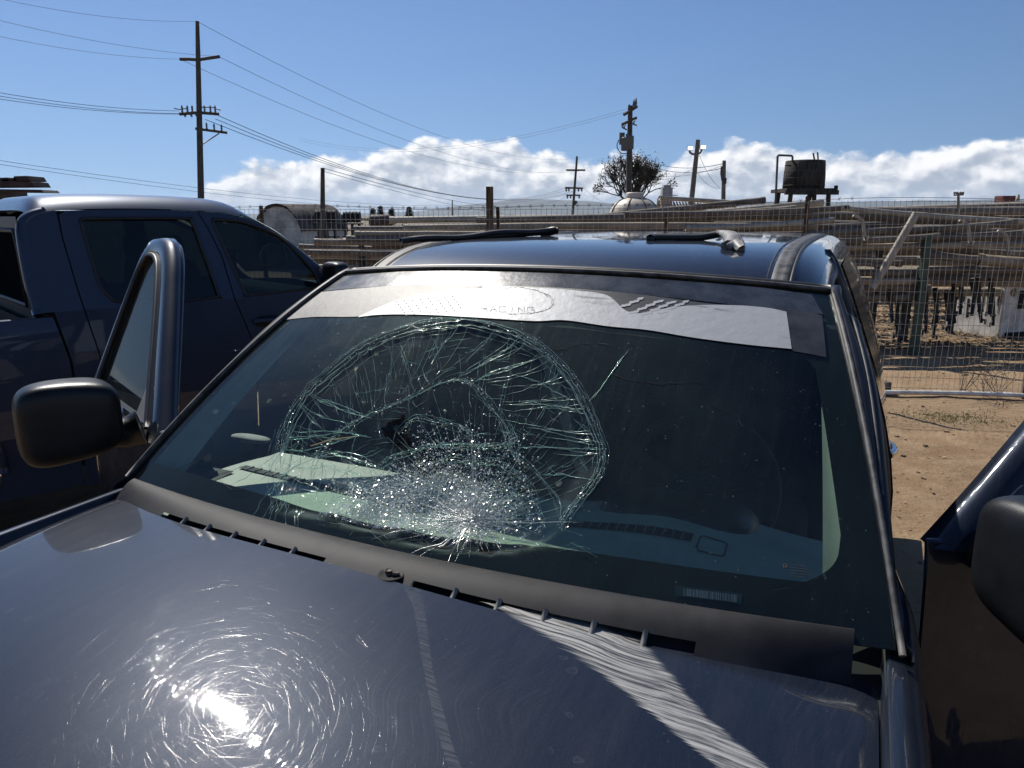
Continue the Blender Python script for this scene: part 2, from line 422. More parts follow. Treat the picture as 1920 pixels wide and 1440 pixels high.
# black ceramic border
def border_grid(fa, fb, n, k=6, off=-.004):
    g = MB(); g.grid(lambda i, j: (lambda a, b: wsd(a[0]*(1-j)+b[0]*j, a[1]*(1-j)+b[1]*j, off))(fa(i), fb(i)), n, k); return g
bot_px = smooth_path([(268,862),(305,871),(420,905),(590,952),(760,985),(900,1006),(1060,1028),(1250,1055),(1400,1076),(1500,1088),(1538,1089),(1560,1066),(1572,1040),(1577,1000)], 60)
bot_st = [px_ws(*p) for p in bot_px]
top_px = smooth_path([(440,690),(520,612),(545,600),(640,594),(760,594),(900,602),(1060,612),(1215,630),(1350,645),(1480,662),(1515,672),(1530,690)], 60)
top_st = [px_ws(*p) for p in top_px]
def at(L, i):
    x = i*(len(L)-1); k = min(int(x), len(L)-2); f_ = x-k
    return lerp(L[k], L[k+1], f_)
g = border_grid(lambda i: (-1+2*i, 0.), lambda i: at(bot_st, i), 90)
g2 = border_grid(lambda i: (-1+2*i, 1.), lambda i: at(top_st, i), 90); g.add(g2.v, g2.f)
# side bands: from the ends of the bottom band up to the ends of the top band
for sg, a, b in ((-1, bot_st[0], top_st[0]), (1, bot_st[-1], top_st[-1])):
    g2 = border_grid(lambda i: (sg, i), lambda i: lerp(a, b, i), 40); g.add(g2.v, g2.f)
border = g.build('black_border', M['frit'], shield)

# reflective sun strip along the top of the glass
m, N = newmat('peeling_white_sun_strip'); co = N.obj()
stk = N.noise(N.mapv(co, scale=(7, 90, 90)), 1.0, 6, .7)
fl = N.noise(co, 28, 6, .7)
pe = N.m('MULTIPLY', N.step(stk, .52, .62), N.step(N.noise(co, 5, 3), .45, .62))
c = N.mix(N.m('MULTIPLY', pe, .8), (.34, .352, .365), (.07, .07, .08))
c = N.mix(N.m('MULTIPLY', N.step(fl, .54, .70), .35), c, (.3, .3, .31))
base = N.n('BsdfPrincipled', {'Base Color': c, 'Roughness': .5, 'Specular IOR Level': .5, 'Metallic': .08, 'Normal': N.bump(N.noise(co, 35, 4), .0012)})
M['strip_white'] = out(m, N, base)
M['strip_grey'] = plain('worn_silver_strip', (.15, .145, .138), .55, metal=.05, var=.25, scale=6, bump=.0006, bscale=50)
M['ink'] = plain('dark_ink', (.03, .03, .035), .6); M['ink2'] = plain('worn_ink', (.12, .12, .125), .6)
def px_patch(mb, top, bottom, n, k, off):
    T_ = [px_ws(*p) for p in smooth_path(top, n)]; B_ = [px_ws(*p) for p in smooth_path(bottom, n)]
    mb.grid(lambda i, j: (lambda a: wsd(a[0], a[1], off))(lerp(T_[round(i*n)], B_[round(i*n)], j)), n, k)
g = MB()
ripple = [(x, y+.9*math.sin(x*.045)+.6*math.sin(x*.11+1)) for x, y in ((672,597),(720,591),(800,592),(900,597),(1000,603),(1060,603),(1140,612),(1215,621),(1300,634),(1400,648),(1484,656))]
px_patch(g, [(674,594),(740,566),(800,551),(900,541),(1000,541),(1090,547),(1140,556),(1172,583),(1200,589),(1240,581),(1300,574),(1380,574),(1440,579),(1474,586)], ripple, 100, 6, .0025)
strip = g.build('sun_strip', M['strip_white'], shield); strip['label'] = 'peeling white sun strip along the top of the glass'
g = MB()
px_patch(g, [(594,549),(680,541),(780,534),(905,538)], [(528,601),(590,595),(672,594),(705,583)], 40, 5, .0016)
g.build('worn_strip_end', M['strip_grey'], shield)
def px_quad(mb, q, off):
    mb.add([wsd(*px_ws(*p), off) for p in q], [(0, 1, 2, 3)])
g = MB(); px_patch(g, [(640,519),(720,512),(780,509),(900,508),(1000,511),(1200,522),(1400,537),(1522,553)], [(598,547),(680,540),(780,534),(905,537),(1030,539),(1240,557),(1400,575),(1543,590)], 60, 4, .0012)
g.build('silver_band', plain('dusty_silver_band', (.040, .045, .054), .24, metal=.1, var=.35, scale=14, bump=.0004, bscale=60, spec=.6), shield)
g = MB()                                              # checkered flag printed on the strip
for r_ in range(8):
    for k in range(6):
        if rnd.random() < .8:
            x0 = 742+r_*15+k*3.6; y0 = 566-r_*1.4+k*5
            px_quad(g, [(x0, y0), (x0+3, y0+.4), (x0+4.6, y0+2.4), (x0+2, y0+2.2)], .0033)
g.build('checker_print', M['ink'], shield, smooth=False)
g = MB()
for band, (bx, by, nn) in enumerate(((1166, 573, 5), (1181, 586, 8), (1205, 588, 9), (1236, 585, 7))):
    for k in range(nn):
        x0 = bx+k*7.6; y0 = by-k*3.3+1.6*(k % 2)
        if y0 < 550+(x0-1140)*.1: continue
        px_quad(g, [(x0, y0), (x0+11, y0-.8), (x0+8, y0+3.6), (x0-3, y0+4.4)], .0028)
g.build('checker_flag', M['strip_white'], shield, smooth=False)
g = MB(); px_patch(g, [(905,538),(1000,538),(1130,546),(1240,558),(1330,570),(1420,577),(1474,581)], [(905,545),(1000,546),(1120,556),(1190,592),(1300,582),(1420,584),(1474,588)], 50, 3, .0014)
px_patch(g, [(1473,580),(1510,585),(1541,592)], [(1486,659),(1520,665),(1549,671)], 12, 6, .0014)
g.build('peeled_film', plain('smoky_film', (.030, .031, .035), .4, var=.4), shield)
def crack_line(mb, px, rad, jit=0., n=None, off=.0012, k=3, taper=True):
    n = n or max(3, int(sum(math.hypot(px[i+1][0]-px[i][0], px[i+1][1]-px[i][1]) for i in range(len(px)-1))/9))
    P = smooth_path(px, n) if len(px) > 2 else [lerp(px[0], px[1], i/n) for i in range(n+1)]
    Q = []
    for i, p in enumerate(P):
        j = jit*(1 if 0 < i < n else .3)
        s, t = px_ws(p[0]+rnd.gauss(0, j), p[1]+rnd.gauss(0, j))
        Q.append(wsd(s, t, off+rnd.uniform(-.0006, .0006)))
    rr = [.78*rad*rnd.choice((.3, .6, .8, 1., 1.3))*(min(1, .35+min(i, n-i)*.35) if taper else 1) for i in range(n+1)]
    mb.tube(Q, rr, k)
g = MB()                                              # worn emblem outline and RACING
el_ = [(968+70*math.cos(a), 566+25*math.sin(a)+.03*70*math.cos(a)) for a in np.linspace(-1.9, 2.0, 40)]
crack_line(g, el_, .0006, .8, 60, .003)
crack_line(g, [(x*.94+60, y+1) for x, y in el_[8:30]], .0004, .8, 40, .003)
LET = {'R': [[(0,1),(0,0),(.8,0),(.8,.5),(0,.5)],[(.4,.5),(.9,1)]], 'A': [[(0,1),(.45,0),(.9,1)],[(.2,.6),(.7,.6)]], 'C': [[(.9,0),(0,0),(0,1),(.9,1)]],
       'I': [[(.4,0),(.4,1)]], 'N': [[(0,1),(0,0),(.85,1),(.85,0)]], 'G': [[(.9,0),(0,0),(0,1),(.9,1),(.9,.5),(.5,.5)]]}
g.build('emblem_outline', M['ink2'], shield)
for k, ch in enumerate('RACING'):
    g = MB()
    for st_ in LET[ch]:
        for a, b in zip(st_[:-1], st_[1:]):
            crack_line(g, [(902+k*17.5+a[0]*14, 575+k*.6+a[1]*10), (902+k*17.5+b[0]*14, 575+k*.6+b[1]*10)], .0006, .5, 4, .0034, taper=False)
    g.build('racing_letter', M['ink2'], shield)
g = MB()

# ---- cracks
g = MB()
for k in range(13):                                   # the big outer ring, many strands
    o = rnd.gauss(4, 7)
    cx, cy = 830, 850
    P = [(x+(cx-x)*o/330+rnd.gauss(0, 1.1), y+(cy-y)*o/330+rnd.gauss(0, 1.1)) for x, y in RING]
    a, b = (0, len(P)) if k < 4 else sorted((rnd.randrange(0, len(P)-6), rnd.randrange(6, len(P))))
    if b-a < 4: b = min(len(P), a+8)
    crack_line(g, P[a:b], .0008 if k < 3 else rnd.uniform(.0003, .0007), .8)
A_ARC = [(572,905),(590,850),(620,810),(660,780),(700,760),(755,736),(817,710),(855,702),(885,715),(912,742),(942,787),(955,825),(968,860)]
B_ARC = [(742,800),(770,772),(805,775),(842,785),(870,797),(884,822),(888,860)]
C_ARC = [(700,868),(728,846),(762,832),(805,820),(855,822),(917,821),(945,819),(967,808)]
D_ARC = [(518,905),(535,880),(567,857),(608,844),(650,848),(700,866)]
E_ARC = [(775,862),(830,850),(885,858),(920,857),(950,872),(975,892),(992,922),(1008,960),(1017,988)]
F_ARC = [(890,890),(935,897),(960,915),(977,940),(988,964)]
G_ARC = [(955,835),(980,855),(1010,887),(1035,917),(1047,945),(1050,975)]
for arc, n, rr in ((A_ARC, 9, .0007), (B_ARC, 7, .0007), (C_ARC, 8, .0008), (D_ARC, 7, .0007), (E_ARC, 8, .0007), (F_ARC, 5, .0007), (G_ARC, 3, .0007)):
    for k in range(n):
        dx, dy = rnd.gauss(0, 5 if k else 0), rnd.gauss(0, 5 if k else 0)
        AA = [(x+dx+rnd.gauss(0, 2.0), y+dy+rnd.gauss(0, 2.0)) for x, y in arc]
        if k > 2:
            i0 = rnd.randrange(0, max(1, len(AA)-3)); AA = AA[i0:i0+rnd.randrange(3, 7)]
        crack_line(g, AA, rr*(1 if k < 2 else .6), .8)
for P in ([(967,827),(1015,829),(1070,834),(1130,841)], [(1012,880),(1060,885),(1117,901)], [(932,780),(945,815),(962,850)], [(950,780),(965,812),(967,858)],
          [(885,705),(910,693),(935,688),(990,672)], [(955,692),(1000,705),(1035,725),(1072,748)], [(1105,752),(1130,725),(1152,692),(1178,655)],
          [(580,738),(607,743),(642,755),(676,768)], [(582,741),(612,750),(650,764),(690,772)], [(545,806),(590,799),(635,800),(690,810)], [(540,815),(590,812),(640,818)],
          [(533,824),(600,806),(660,800)], [(530,840),(570,836),(620,822),(670,805)], [(884,822),(884,870)], [(745,640),(755,670),(770,720)], [(560,755),(600,775),(650,785)],
          [(527,868),(560,872),(610,868),(690,890)], [(590,600+250),(600,880),(585,920)], [(620,862),(618,890),(622,918)], [(660,800),(650,840),(640,900)]):
    for _ in range(2): crack_line(g, [(x+rnd.gauss(0, 1), y+rnd.gauss(0, 1)) for x, y in P], .0008, .9)
ringP = smooth_path(RING, 100); arcP = smooth_path(A_ARC, 100)
for k in range(64):                                   # spokes between the inner arc and the ring, curving left to right
    f_ = .08+.70*k/63+rnd.gauss(0, .012)
    a, b = ringP[int(f_*100)], arcP[int(min(.99, max(0, (f_-.05)*1.25+rnd.gauss(0, .03)))*100)]
    s0 = rnd.uniform(0, .15); e0 = rnd.uniform(.55, 1.02); mid = lerp(a, b, .5)+np.array((rnd.gauss(4, 6), rnd.gauss(-3, 6)))
    P = smooth_path([a, mid, b], 20); P = [tuple(p) for p in P[int(s0*20):max(int(s0*20)+4, int(e0*20))+1]]
    crack_line(g, P, rnd.choice((.0004, .0005, .0007)), .5)
    if rnd.random() < .5:
        i = len(P)//3; q = P[i]; crack_line(g, [q, (q[0]+rnd.gauss(8, 10), q[1]-rnd.uniform(6, 26))], .0006, 1.)
E_ = np.array((880., 968.)); E2 = np.array((705., 935.))
for k in range(150):                                  # fine fan round the main impact
    a = rnd.uniform(-math.pi, math.pi*.98); L = rnd.uniform(25, 120)*(1 if math.sin(a) < .15 else .5); st_ = rnd.uniform(4, 26)
    d = np.array((math.cos(a), math.sin(a)*.85)); c1 = np.array((-d[1], d[0]))*rnd.gauss(0, L*.08)
    crack_line(g, [tuple(E_+d*st_), tuple(E_+d*(st_+L*.5)+c1), tuple(E_+d*(st_+L))], rnd.uniform(.0004, .00075), .7)
for k in range(60):
    a = rnd.uniform(-math.pi, .3); L = rnd.uniform(30, 130); d = np.array((math.cos(a), math.sin(a)*.8))
    p0 = E2+np.array((rnd.gauss(0, 45), rnd.gauss(0, 18)))
    crack_line(g, [tuple(p0), tuple(p0+d*L*.5+np.array((0, rnd.gauss(0, 6)))), tuple(p0+d*L)], rnd.uniform(.0004, .0008), 1.1)
def inside_ring(): 
    while True:
        x, y = rnd.uniform(515, 1130), rnd.uniform(605, 1000)
        if in_poly((x, y), RING): return np.array((x, y))
for k in range(330):                                  # short connecting breaks
    p = inside_ring(); 
    if p[0] > 990 and rnd.random() < .6: continue
    c0 = E_ if p[0] > 760 else E2
    d = p-c0; d /= np.linalg.norm(d)+1e-6
    if rnd.random() < .45: d = np.array((-d[1], d[0]))
    L = rnd.uniform(12, 60); q = p+d*L
    if not in_poly(tuple(q), RING): continue
    crack_line(g, [tuple(p), tuple((p+q)/2+np.array((rnd.gauss(0, 3), rnd.gauss(0, 3)))), tuple(q)], rnd.uniform(.0004, .0007), .8)
for k in range(46):                                   # the nest of cracks on the left side of the ring
    x = rnd.gauss(545, 18); y = rnd.uniform(770, 945); L = rnd.uniform(20, 90)
    dx = rnd.gauss(.28, .22)
    crack_line(g, [(x, y), (x-dx*L*.5+rnd.gauss(0, 3), y+L*.5), (x-dx*L, y+L)], rnd.uniform(.0004, .0008), 1.)
for k in range(30):                                   # along the lower edge
    x = rnd.uniform(560, 1080); y = 955+(x-560)*.13+rnd.gauss(0, 12); L = rnd.uniform(20, 70); a = rnd.gauss(.15, .5)
    crack_line(g, [(x, y), (x+L*math.cos(a), y+L*math.sin(a))], .0005, 1.2)
for k in range(34):                                   # long straight radials from the main impact
    a = -math.pi*(.02+.96*k/33)+rnd.gauss(0, .03); L = rnd.uniform(110, 300); d = np.array((math.cos(a), math.sin(a)))
    st_ = rnd.uniform(20, 60)
    while L > 60 and not in_poly(tuple(E_+d*L), RING): L -= 12
    crack_line(g, [tuple(E_+d*st_), tuple(E_+d*(st_+L)*.5+np.array((rnd.gauss(0, 4), rnd.gauss(0, 3)))), tuple(E_+d*L)], rnd.uniform(.0003, .00055), .3)
cracks = g.build('crack_web', M['crack'], shield)
g = MB()                                              # long hairline cracks, dark against the dashboard
for P in ([(480,718),(520,728),(565,742)], [(1140,700),(1190,715),(1250,720),(1330,718)], [(425,915),(470,890),(520,850)], [(330,880),(360,868),(405,846)],
          [(1000,840),(985,900),(975,960)], [(1020,650),(1005,760),(985,860)], [(965,640),(950,730),(930,800)], [(1060,760),(1010,800),(960,880)], [(1125,850),(1040,880),(960,910)],
          [(390,895),(440,880),(500,850)], [(1025,665),(1090,645),(1150,648)], [(590,920),(640,880),(700,850)], [(1330,760),(1380,780),(1392,800)], [(410,900),(450,920),(520,880)]):
    g = MB(); crack_line(g, P, .00055, .8); g.build('hairline_crack', M['ink'], shield)
g = MB()
for k in range(620):                                  # starburst of fine white splits
    a = rnd.uniform(-math.pi, math.pi); L = rnd.expovariate(1/34)+8; st_ = rnd.uniform(3, 16)
    if math.sin(a) > .3: L *= .6
    if math.cos(a) < 0: L *= 1.35
    d = np.array((math.cos(a), math.sin(a)*.85)); c1 = np.array((-d[1], d[0]))*rnd.gauss(0, L*.05)
    crack_line(g, [tuple(E_+d*st_), tuple(E_+d*(st_+L*.5)+c1), tuple(E_+d*(st_+L))], rnd.uniform(.0004, .0008), .4, n=4, off=rnd.uniform(.002, .007))
for k in range(240):
    p0 = E2+np.array((rnd.gauss(20, 62), rnd.gauss(8, 24))); a = rnd.gauss(-.5, .7); L = rnd.uniform(8, 36); d = np.array((math.cos(a), math.sin(a)))
    if p0[0] < 765 and p0[1] < 868: continue
    crack_line(g, [tuple(p0), tuple(p0+d*L)], rnd.uniform(.0003, .0006), .7, n=3)
g.build('impact_star', M['shard'], shield)
m, N = newmat('powdered_glass'); co = N.obj()
vo = N.n('TexVoronoi', {'Vector': co, 'Scale': 260.}, feature='DISTANCE_TO_EDGE')
pw = N.m('MULTIPLY', N.n('Attribute', attribute_name='fade', out=2), N.m('ADD', .5, N.m('MULTIPLY', N.step(N.noise(co, 70, 6, .7), .38, .62), .5)))
pw = N.m('MULTIPLY', pw, N.m('ADD', .72, N.m('MULTIPLY', N.step(vo, .12, .02), .28)))
sh = N.mixs(.30, N.n('BsdfDiffuse', {'Color': (.84, .86, .85)}), N.n('BsdfTranslucent', {'Color': (.80, .88, .84)}))
sh = N.mixs(.5, sh, N.n('BsdfAnisotropic', {'Color': (.95, .97, .96), 'Roughness': .52}))
bm_ = N.bump(N.n('TexVoronoi', {'Vector': co, 'Scale': 330.}), .006, 1.)
for nd_ in m.node_tree.nodes:
    if nd_.type in ('BSDF_DIFFUSE', 'BSDF_ANISOTROPIC', 'BSDF_GLOSSY'): m.node_tree.links.new(bm_, nd_.inputs['Normal'])
M['powder'] = out(m, N, N.mixs(pw, N.n('BsdfTransparent', {'Color': (1, 1, 1)}), sh))
g = MB(); cen = [px_ws(585+440*i/44, 850+190*j/24) for i in range(45) for j in range(25)]; pxs = [(585+440*i/44, 850+190*j/24) for i in range(45) for j in range(25)]
g.v = [tuple(wsd(s_, t_, .0008)) for s_, t_ in cen]; g.f = [(i*25+j, (i+1)*25+j, (i+1)*25+j+1, i*25+j+1) for i in range(44) for j in range(24)]
pow_ = g.build('powdered_glass', M['powder'], shield); at_ = pow_.data.attributes.new('fade', 'FLOAT', 'POINT')
for i, (x, y) in enumerate(pxs):
    e1 = math.exp(-(((x-862)/52)**2+((y-962)/36)**2)); e2_ = math.exp(-(((x-705)/72)**2+((y-952+(x-705)*.32)/33)**2)); e3 = math.exp(-(((x-790)/75)**2+((y-955)/32)**2))
    at_.data[i].value = min(.92, .95*e1+1.1*e2_+.75*e3)*(1-sstep(y-(x-880)*.16, 985, 1015))
g = MB()                                              # crushed glass: thousands of small facets
def facet(x, y, sz, lift):
    s, t = px_ws(x, y); c = wsd(s, t, .001+lift)
    n = Vector((rnd.gauss(0, 1), rnd.gauss(0, 1), rnd.gauss(.8, .8))).normalized()
    a = n.orthogonal().normalized(); b = n.cross(a); th = rnd.uniform(0, 6.28)
    g.add([c+np.array(a*math.cos(th+k)+b*math.sin(th+k))*sz*rnd.uniform(.5, 1.2) for k in (0, 2.1, 4.2)], [(0, 1, 2)])
for _ in range(17000):
    q = rnd.random()
    if q < .30: x, y = rnd.gauss(875, 42), rnd.gauss(945, 30)
    elif q < .62:
        f_ = rnd.random(); x, y = 650+170*f_+rnd.gauss(0, 22), 962-72*f_+rnd.gauss(0, 24)
    elif q < .82: x, y = rnd.gauss(760, 75), rnd.gauss(945, 30)
    elif q < .93: x, y = rnd.gauss(835, 70), rnd.gauss(860, 42)
    else: x, y = rnd.gauss(780, 110), rnd.gauss(985, 18)
    lim = 1012+(x-880)*.16
    if y > lim or not (590 < x < 1010): continue
    if x < 765 and y < 868-(x-640)*.1: continue
    facet(x, y, rnd.uniform(.0008, .0034), rnd.uniform(0, .006))
for arc, n in ((RING, 500), (A_ARC, 420), (B_ARC, 150), (C_ARC, 170), (D_ARC, 120), (E_ARC, 130)):
    PP = smooth_path(arc, 200)
    for _ in range(n):
        p = PP[rnd.randrange(201)]; facet(p[0]+rnd.gauss(0, 4), p[1]+rnd.gauss(0, 4), rnd.uniform(.0008, .0022), rnd.uniform(0, .002))
g.build('crushed_glass', M['shard'], shield, smooth=False)
# maker's stamp in the corner of the glass and the number label behind the border
g = MB()
px_quad(g, [(1467,1056),(1477,1057.4),(1477,1067),(1467,1065.6)], .0016)
for r_, L in ((0, 26), (1, 38), (2, 32), (3, 36), (4, 24)):
    x = 1482
    while x < 1482+L:
        wd = rnd.uniform(1.6, 3.4); y = 1057.5+r_*5.2+(x-1482)*.13; px_quad(g, [(x, y), (x+wd, y+.3), (x+wd, y+2.7), (x, y+2.4)], .0016); x += wd+rnd.choice((.9, .9, 2.4))
g.build('glass_stamp', M['ink'], shield, smooth=False)
g = MB()
for a, b in (((1469,1064),(1469,1059)), ((1469,1059),(1472,1059.6)), ((1469,1064),(1472,1064.5)), ((1472,1064.5),(1472,1062)), ((1473,1064.6),(1473.4,1059.8)), ((1473.4,1059.8),(1474.6,1063)), ((1474.6,1063),(1475.8,1060.2)), ((1475.8,1060.2),(1475.8,1065))):
    crack_line(g, [a, b], .0003, 0, 2, .0022, taper=False)
g.build('stamp_letters', M['seat_light'], shield)
g = MB()
px_quad(g, [(1266,1096),(1392,1112),(1390,1131),(1264,1116)], -.0025)
lab = g.build('number_label', plain('faded_label', (.012, .022, .028), .25), shield, smooth=False)
g = MB(); x = 1282
while x < 1382:
    wd = rnd.choice((.8, 1.3, 2)); y = 1103+(x-1282)*.127; px_quad(g, [(x, y), (x+wd, y+.2), (x+wd-.4, y+14), (x-.4, y+13.8)], .0004); x += wd+rnd.choice((1., 1.6, 2.4))
g.build('label_bars', plain('label_bars', (.05, .085, .10), .4), shield, smooth=False)
g = MB()                                              # grey rubber bead round the glass
crn = [(-1, t) for t in np.linspace(.02, 1, 26)]+[(s, 1) for s in np.linspace(-.97, .97, 30)]+[(1, t) for t in np.linspace(1, -.01, 26)]
P = [wsd(s, t, .006)+np.array((.006*(1 if s > .98 else -1 if s < -.98 else 0), .004 if t > .99 else 0, 0)) for s, t in crn]
g.tube(P, .0055, 8); g.build('windshield_seal', M['rubber_grey'], truck)
g = MB()
g.tube([wsd(s, 1, .004)+np.array((0, .020, .0)) for s in np.linspace(-1, 1, 40)], .012, 8); g.build('roof_seal', M['rubber'], truck)

# ---- hood
def hood_ur(v): return -.152+.130*abs(v/.812)**2.6+.012*(v/.812)
def hood_pt(v, d, lift=0.):
    """d = metres forward of the rear edge"""
    a = abs(v)/.812; u = hood_ur(v)*(1-min(1, d/1.1)**2*.6)-d; w_ = -u
    z = 1.050+.021*w_-.145*w_*w_-.034*a*a+.002-.022*v+.014*math.exp(-((v+.20)/.40)**2)
    if a > .93: z -= .008*((a-.93)/.07)**2
    return np.array((v, hood_ur(v)*(1-min(1, d/1.1)**2*.6)-d, z+lift))
g = MB(); g.grid(lambda i, j: hood_pt(-.812+1.624*i, 1.12*j), 90, 60)
for nm in (0, 1):
    v = -.812 if nm == 0 else .812
    g.grid(lambda i, j: hood_pt(v, 1.12*i)+np.array((0, 0, -.03*j)), 40, 2, flip=nm == 1)
g.grid(lambda i, j: hood_pt(-.812+1.624*i, 0)+np.array((0, .002*j, -.018*j)), 80, 2, flip=True)
g.grid(lambda i, j: hood_pt(-.812+1.624*i, 1.12)+np.array((0, -.06*math.sin(j*1.57), -.09*j)), 60, 3)
hood = g.build('hood', M['paint'], truck); hood['label'] = 'swirl scratched dusty blue hood'
def px_hood(x, y):
    v, d = 0., .3; tgt = np.array((x, y))
    for _ in range(20):
        f0 = proj(t2w(hood_pt(v, d)))-tgt
        if abs(f0).max() < .05: break
        e = 1e-3
        J = np.array([(proj(t2w(hood_pt(v+e, d)))-tgt-f0)/e, (proj(t2w(hood_pt(v, d+e)))-tgt-f0)/e]).T
        q = np.clip(np.linalg.solve(J, -f0), -.3, .3); v += q[0]; d += q[1]
    return v, d
def streak_mat(name, col, ang, sc_, lo, hi, amt, rough=.4):
    m, N = newmat(name); co = N.obj()
    wv = N.n('VectorMath', {0: co, 1: N.n('VectorMath', {0: N.n('TexNoise', {'Vector': co, 'Scale': 5.}, out=1), 'Scale': .05}, operation='SCALE')}, operation='ADD')
    v = N.mapv(wv, rot=(0, 0, R(ang)), scale=sc_)
    a = N.step(N.noise(v, 1.0, 5, .65), lo, hi)
    uv = N.n('Attribute', attribute_name='fade', out=2)
    a = N.m('MULTIPLY', N.m('MULTIPLY', a, N.step(N.m('ADD', uv, N.m('MULTIPLY', N.m('SUBTRACT', N.noise(v, 1.6, 3), .5), .9)), .1, .5)), amt)
    sh = N.mixs(.4, N.n('BsdfDiffuse', {'Color': col}), N.n('BsdfAnisotropic', {'Color': col, 'Roughness': rough}))
    return out(m, N, N.mixs(a, N.n('BsdfTransparent', {'Color': (1, 1, 1)}), sh))
def hood_band(name, Lpx, Rpx, mat, n=50, k=10, lift=.0012):
    A_ = [px_hood(*p) for p in smooth_path(Lpx, n)]; B_ = [px_hood(*p) for p in smooth_path(Rpx, n)]
    g = MB(); g.grid(lambda i, j: hood_pt(*lerp(A_[round(i*n)], B_[round(i*n)], j), lift), n, k, flip=True)
    ob = g.build(name, mat, hood)
    at_ = ob.data.attributes.new('fade', 'FLOAT', 'POINT')
    for i in range(n+1):
        for j in range(k+1):
            e = min(j/k, 1-j/k)*3.2; e2 = min(i/n, 1-i/n)*12
            at_.data[i*(k+1)+j].value = min(1, e, e2+.25)
    return ob
hood_band('scuffed_clearcoat', [(895,1128),(960,1165),(1060,1225),(1130,1275),(1190,1322),(1250,1370),(1340,1445),(1420,1520)], [(1105,1160),(1185,1180),(1225,1215),(1265,1262),(1310,1320),(1375,1380),(1450,1440),(1540,1520)],
          streak_mat('peeled_clearcoat', (.62, .61, .58), 14, (6, 210, 60), .30, .66, .72))
hood_band('scuff_line', [(750,1095),(772,1140),(783,1200),(795,1270),(808,1330),(825,1400),(850,1470)], [(792,1110),(800,1150),(806,1200),(816,1270),(832,1330),(852,1400),(880,1470)],
          streak_mat('scuffed_crease', (.40, .40, .41), 20, (10, 320, 60), .34, .80, .11))

# fine swirl scratches in the lacquer: low ridges, so each one only flashes where it turns the sun to the eye
m, N = newmat('lacquer_scratch')
M['scratch'] = out(m, N, N.mixs(.034, N.n('BsdfTransparent', {'Color': (1, 1, 1)}), N.n('BsdfAnisotropic', {'Color': (.7, .7, .68), 'Roughness': .12})))
g = MB()
def hood_n(v, d):
    e = .004; n = np.cross(hood_pt(v+e, d)-hood_pt(v-e, d), hood_pt(v, d+e)-hood_pt(v, d-e)); n /= np.linalg.norm(n); return n if n[2] > 0 else -n
for k in range(34000):
    v, d = rnd.uniform(-.80, .80), abs(rnd.gauss(0, 1)) if False else rnd.uniform(.03, .95)
    L = min(.10, rnd.expovariate(1/.022)+.008); a = rnd.uniform(0, math.pi)
    bend = rnd.gauss(0, 3.0); wd = rnd.choice((.00004, .00005, .00007, .00009, .00012)); sl_ = rnd.uniform(.05, .20); ns = 2+int(L/.03)
    rows = []; x, y, th = v, d, a
    for q in range(ns+1):
        if abs(x) > .805 or not .01 < y < 1.1: break
        P = hood_pt(x, y); n = hood_n(x, y); t = hood_pt(x+.003*math.cos(th), y+.003*math.sin(th))-P; b = np.cross(n, t); b /= np.linalg.norm(b)
        f_ = min(1., .3+min(q, ns-q)*.7); h = wd*sl_*f_
        rows.append((P+b*wd*f_+n*.00012, P+n*(.00012+h), P-b*wd*f_+n*.00012))
        x += L/ns*math.cos(th); y += L/ns*math.sin(th); th += bend*L/ns
    if len(rows) > 1: g.add([p for r_ in rows for p in r_], [q for i in range(len(rows)-1) for q in ((i*3, i*3+1, i*3+4, i*3+3), (i*3+1, i*3+2, i*3+5, i*3+4))])
sc_ = g.build('scratch_marks', M['scratch'], hood); sc_['kind'] = 'stuff'

# ---- cowl
def cowl_top(v):
    s = v/.832; P = wsd(s, .022, .0)
    return P
COWL_W = (0, .12, .25, .4, .55, .7, .85, 1)
def cowl_pt(v, w_):
    a = cowl_top(v); n = ws_n(v/.832, .04)
    ur = hood_ur(max(-.812, min(.812, v)))
    b = np.array((v, ur-.035, hood_pt(max(-.81, min(.81, v)), 0)[2]-.024))
    h = a+n*.011
    if w_ < .12: return a+n*(.011*w_/.12)
    q = (w_-.12)/.88
    P = lerp(h, b, q); bul = math.sin(math.pi*min(1, q))*.012*(1-q)
    return P+np.array((0, -.2*bul, bul*1.4))
def vq(px, z=1.045): return t_at(px[0], px[1], 2, z)[0]
VL = (vq((312,968)), vq((636,1050))); VR = (vq((791,1092)), vq((1316,1190)))
def w_at(v):  # slot limits in w, fixed distance behind the hood edge
    return .55, .93
def slot(i, j):
    v = -.80+1.575*i
    return any(a < v < b for a, b in (VL, VR)) and .60 < j < .93
g = MB(); g.grid(lambda i, j: cowl_pt(-.80+1.575*i, j), 150, 40, skip=slot)
g.grid(lambda i, j: cowl_pt(.775, i)+np.array((0, 0, -.03*j)), 20, 2)
cowl = g.build('cowl_panel', M['cowl'], truck)
for (a, b), nr in ((VL, 5), (VR, 5)):
    g = MB(); g.grid(lambda i, j: cowl_pt(a-.012+(b-a+.024)*i, .30+.70*j)+np.array((0, -.012*j, -.022)), 30, 6)
    vt = g.build('air_intake', M['void'], cowl)
    g = MB()
    for k in range(1, nr+1):
        v = a+(b-a)*k/(nr+ (0 if nr == 5 and a > 0 else 1)) if False else a+(b-a)*k/(nr+1)
        g.tube([cowl_pt(v, w_)+np.array((.0, 0, .001)) for w_ in (.58, .70, .82, .95)], .0045, 8)
    g.grid(lambda i, j: cowl_pt(a+(b-a)*i, .86+.10*j)+np.array((0, 0, -.009)), 30, 2)
    g.build('intake_rib', M['rib'], vt)
    g = MB()
    for k in range(int((b-a)/.0125)):
        v = a+.008+k*.0125
        p = cowl_pt(v, .86); g.tube([p+np.array((0, 0, -.016)), p+np.array((0, .004, -.001))], .0012, 4)
    g.build('intake_tooth', M['rib'], vt)
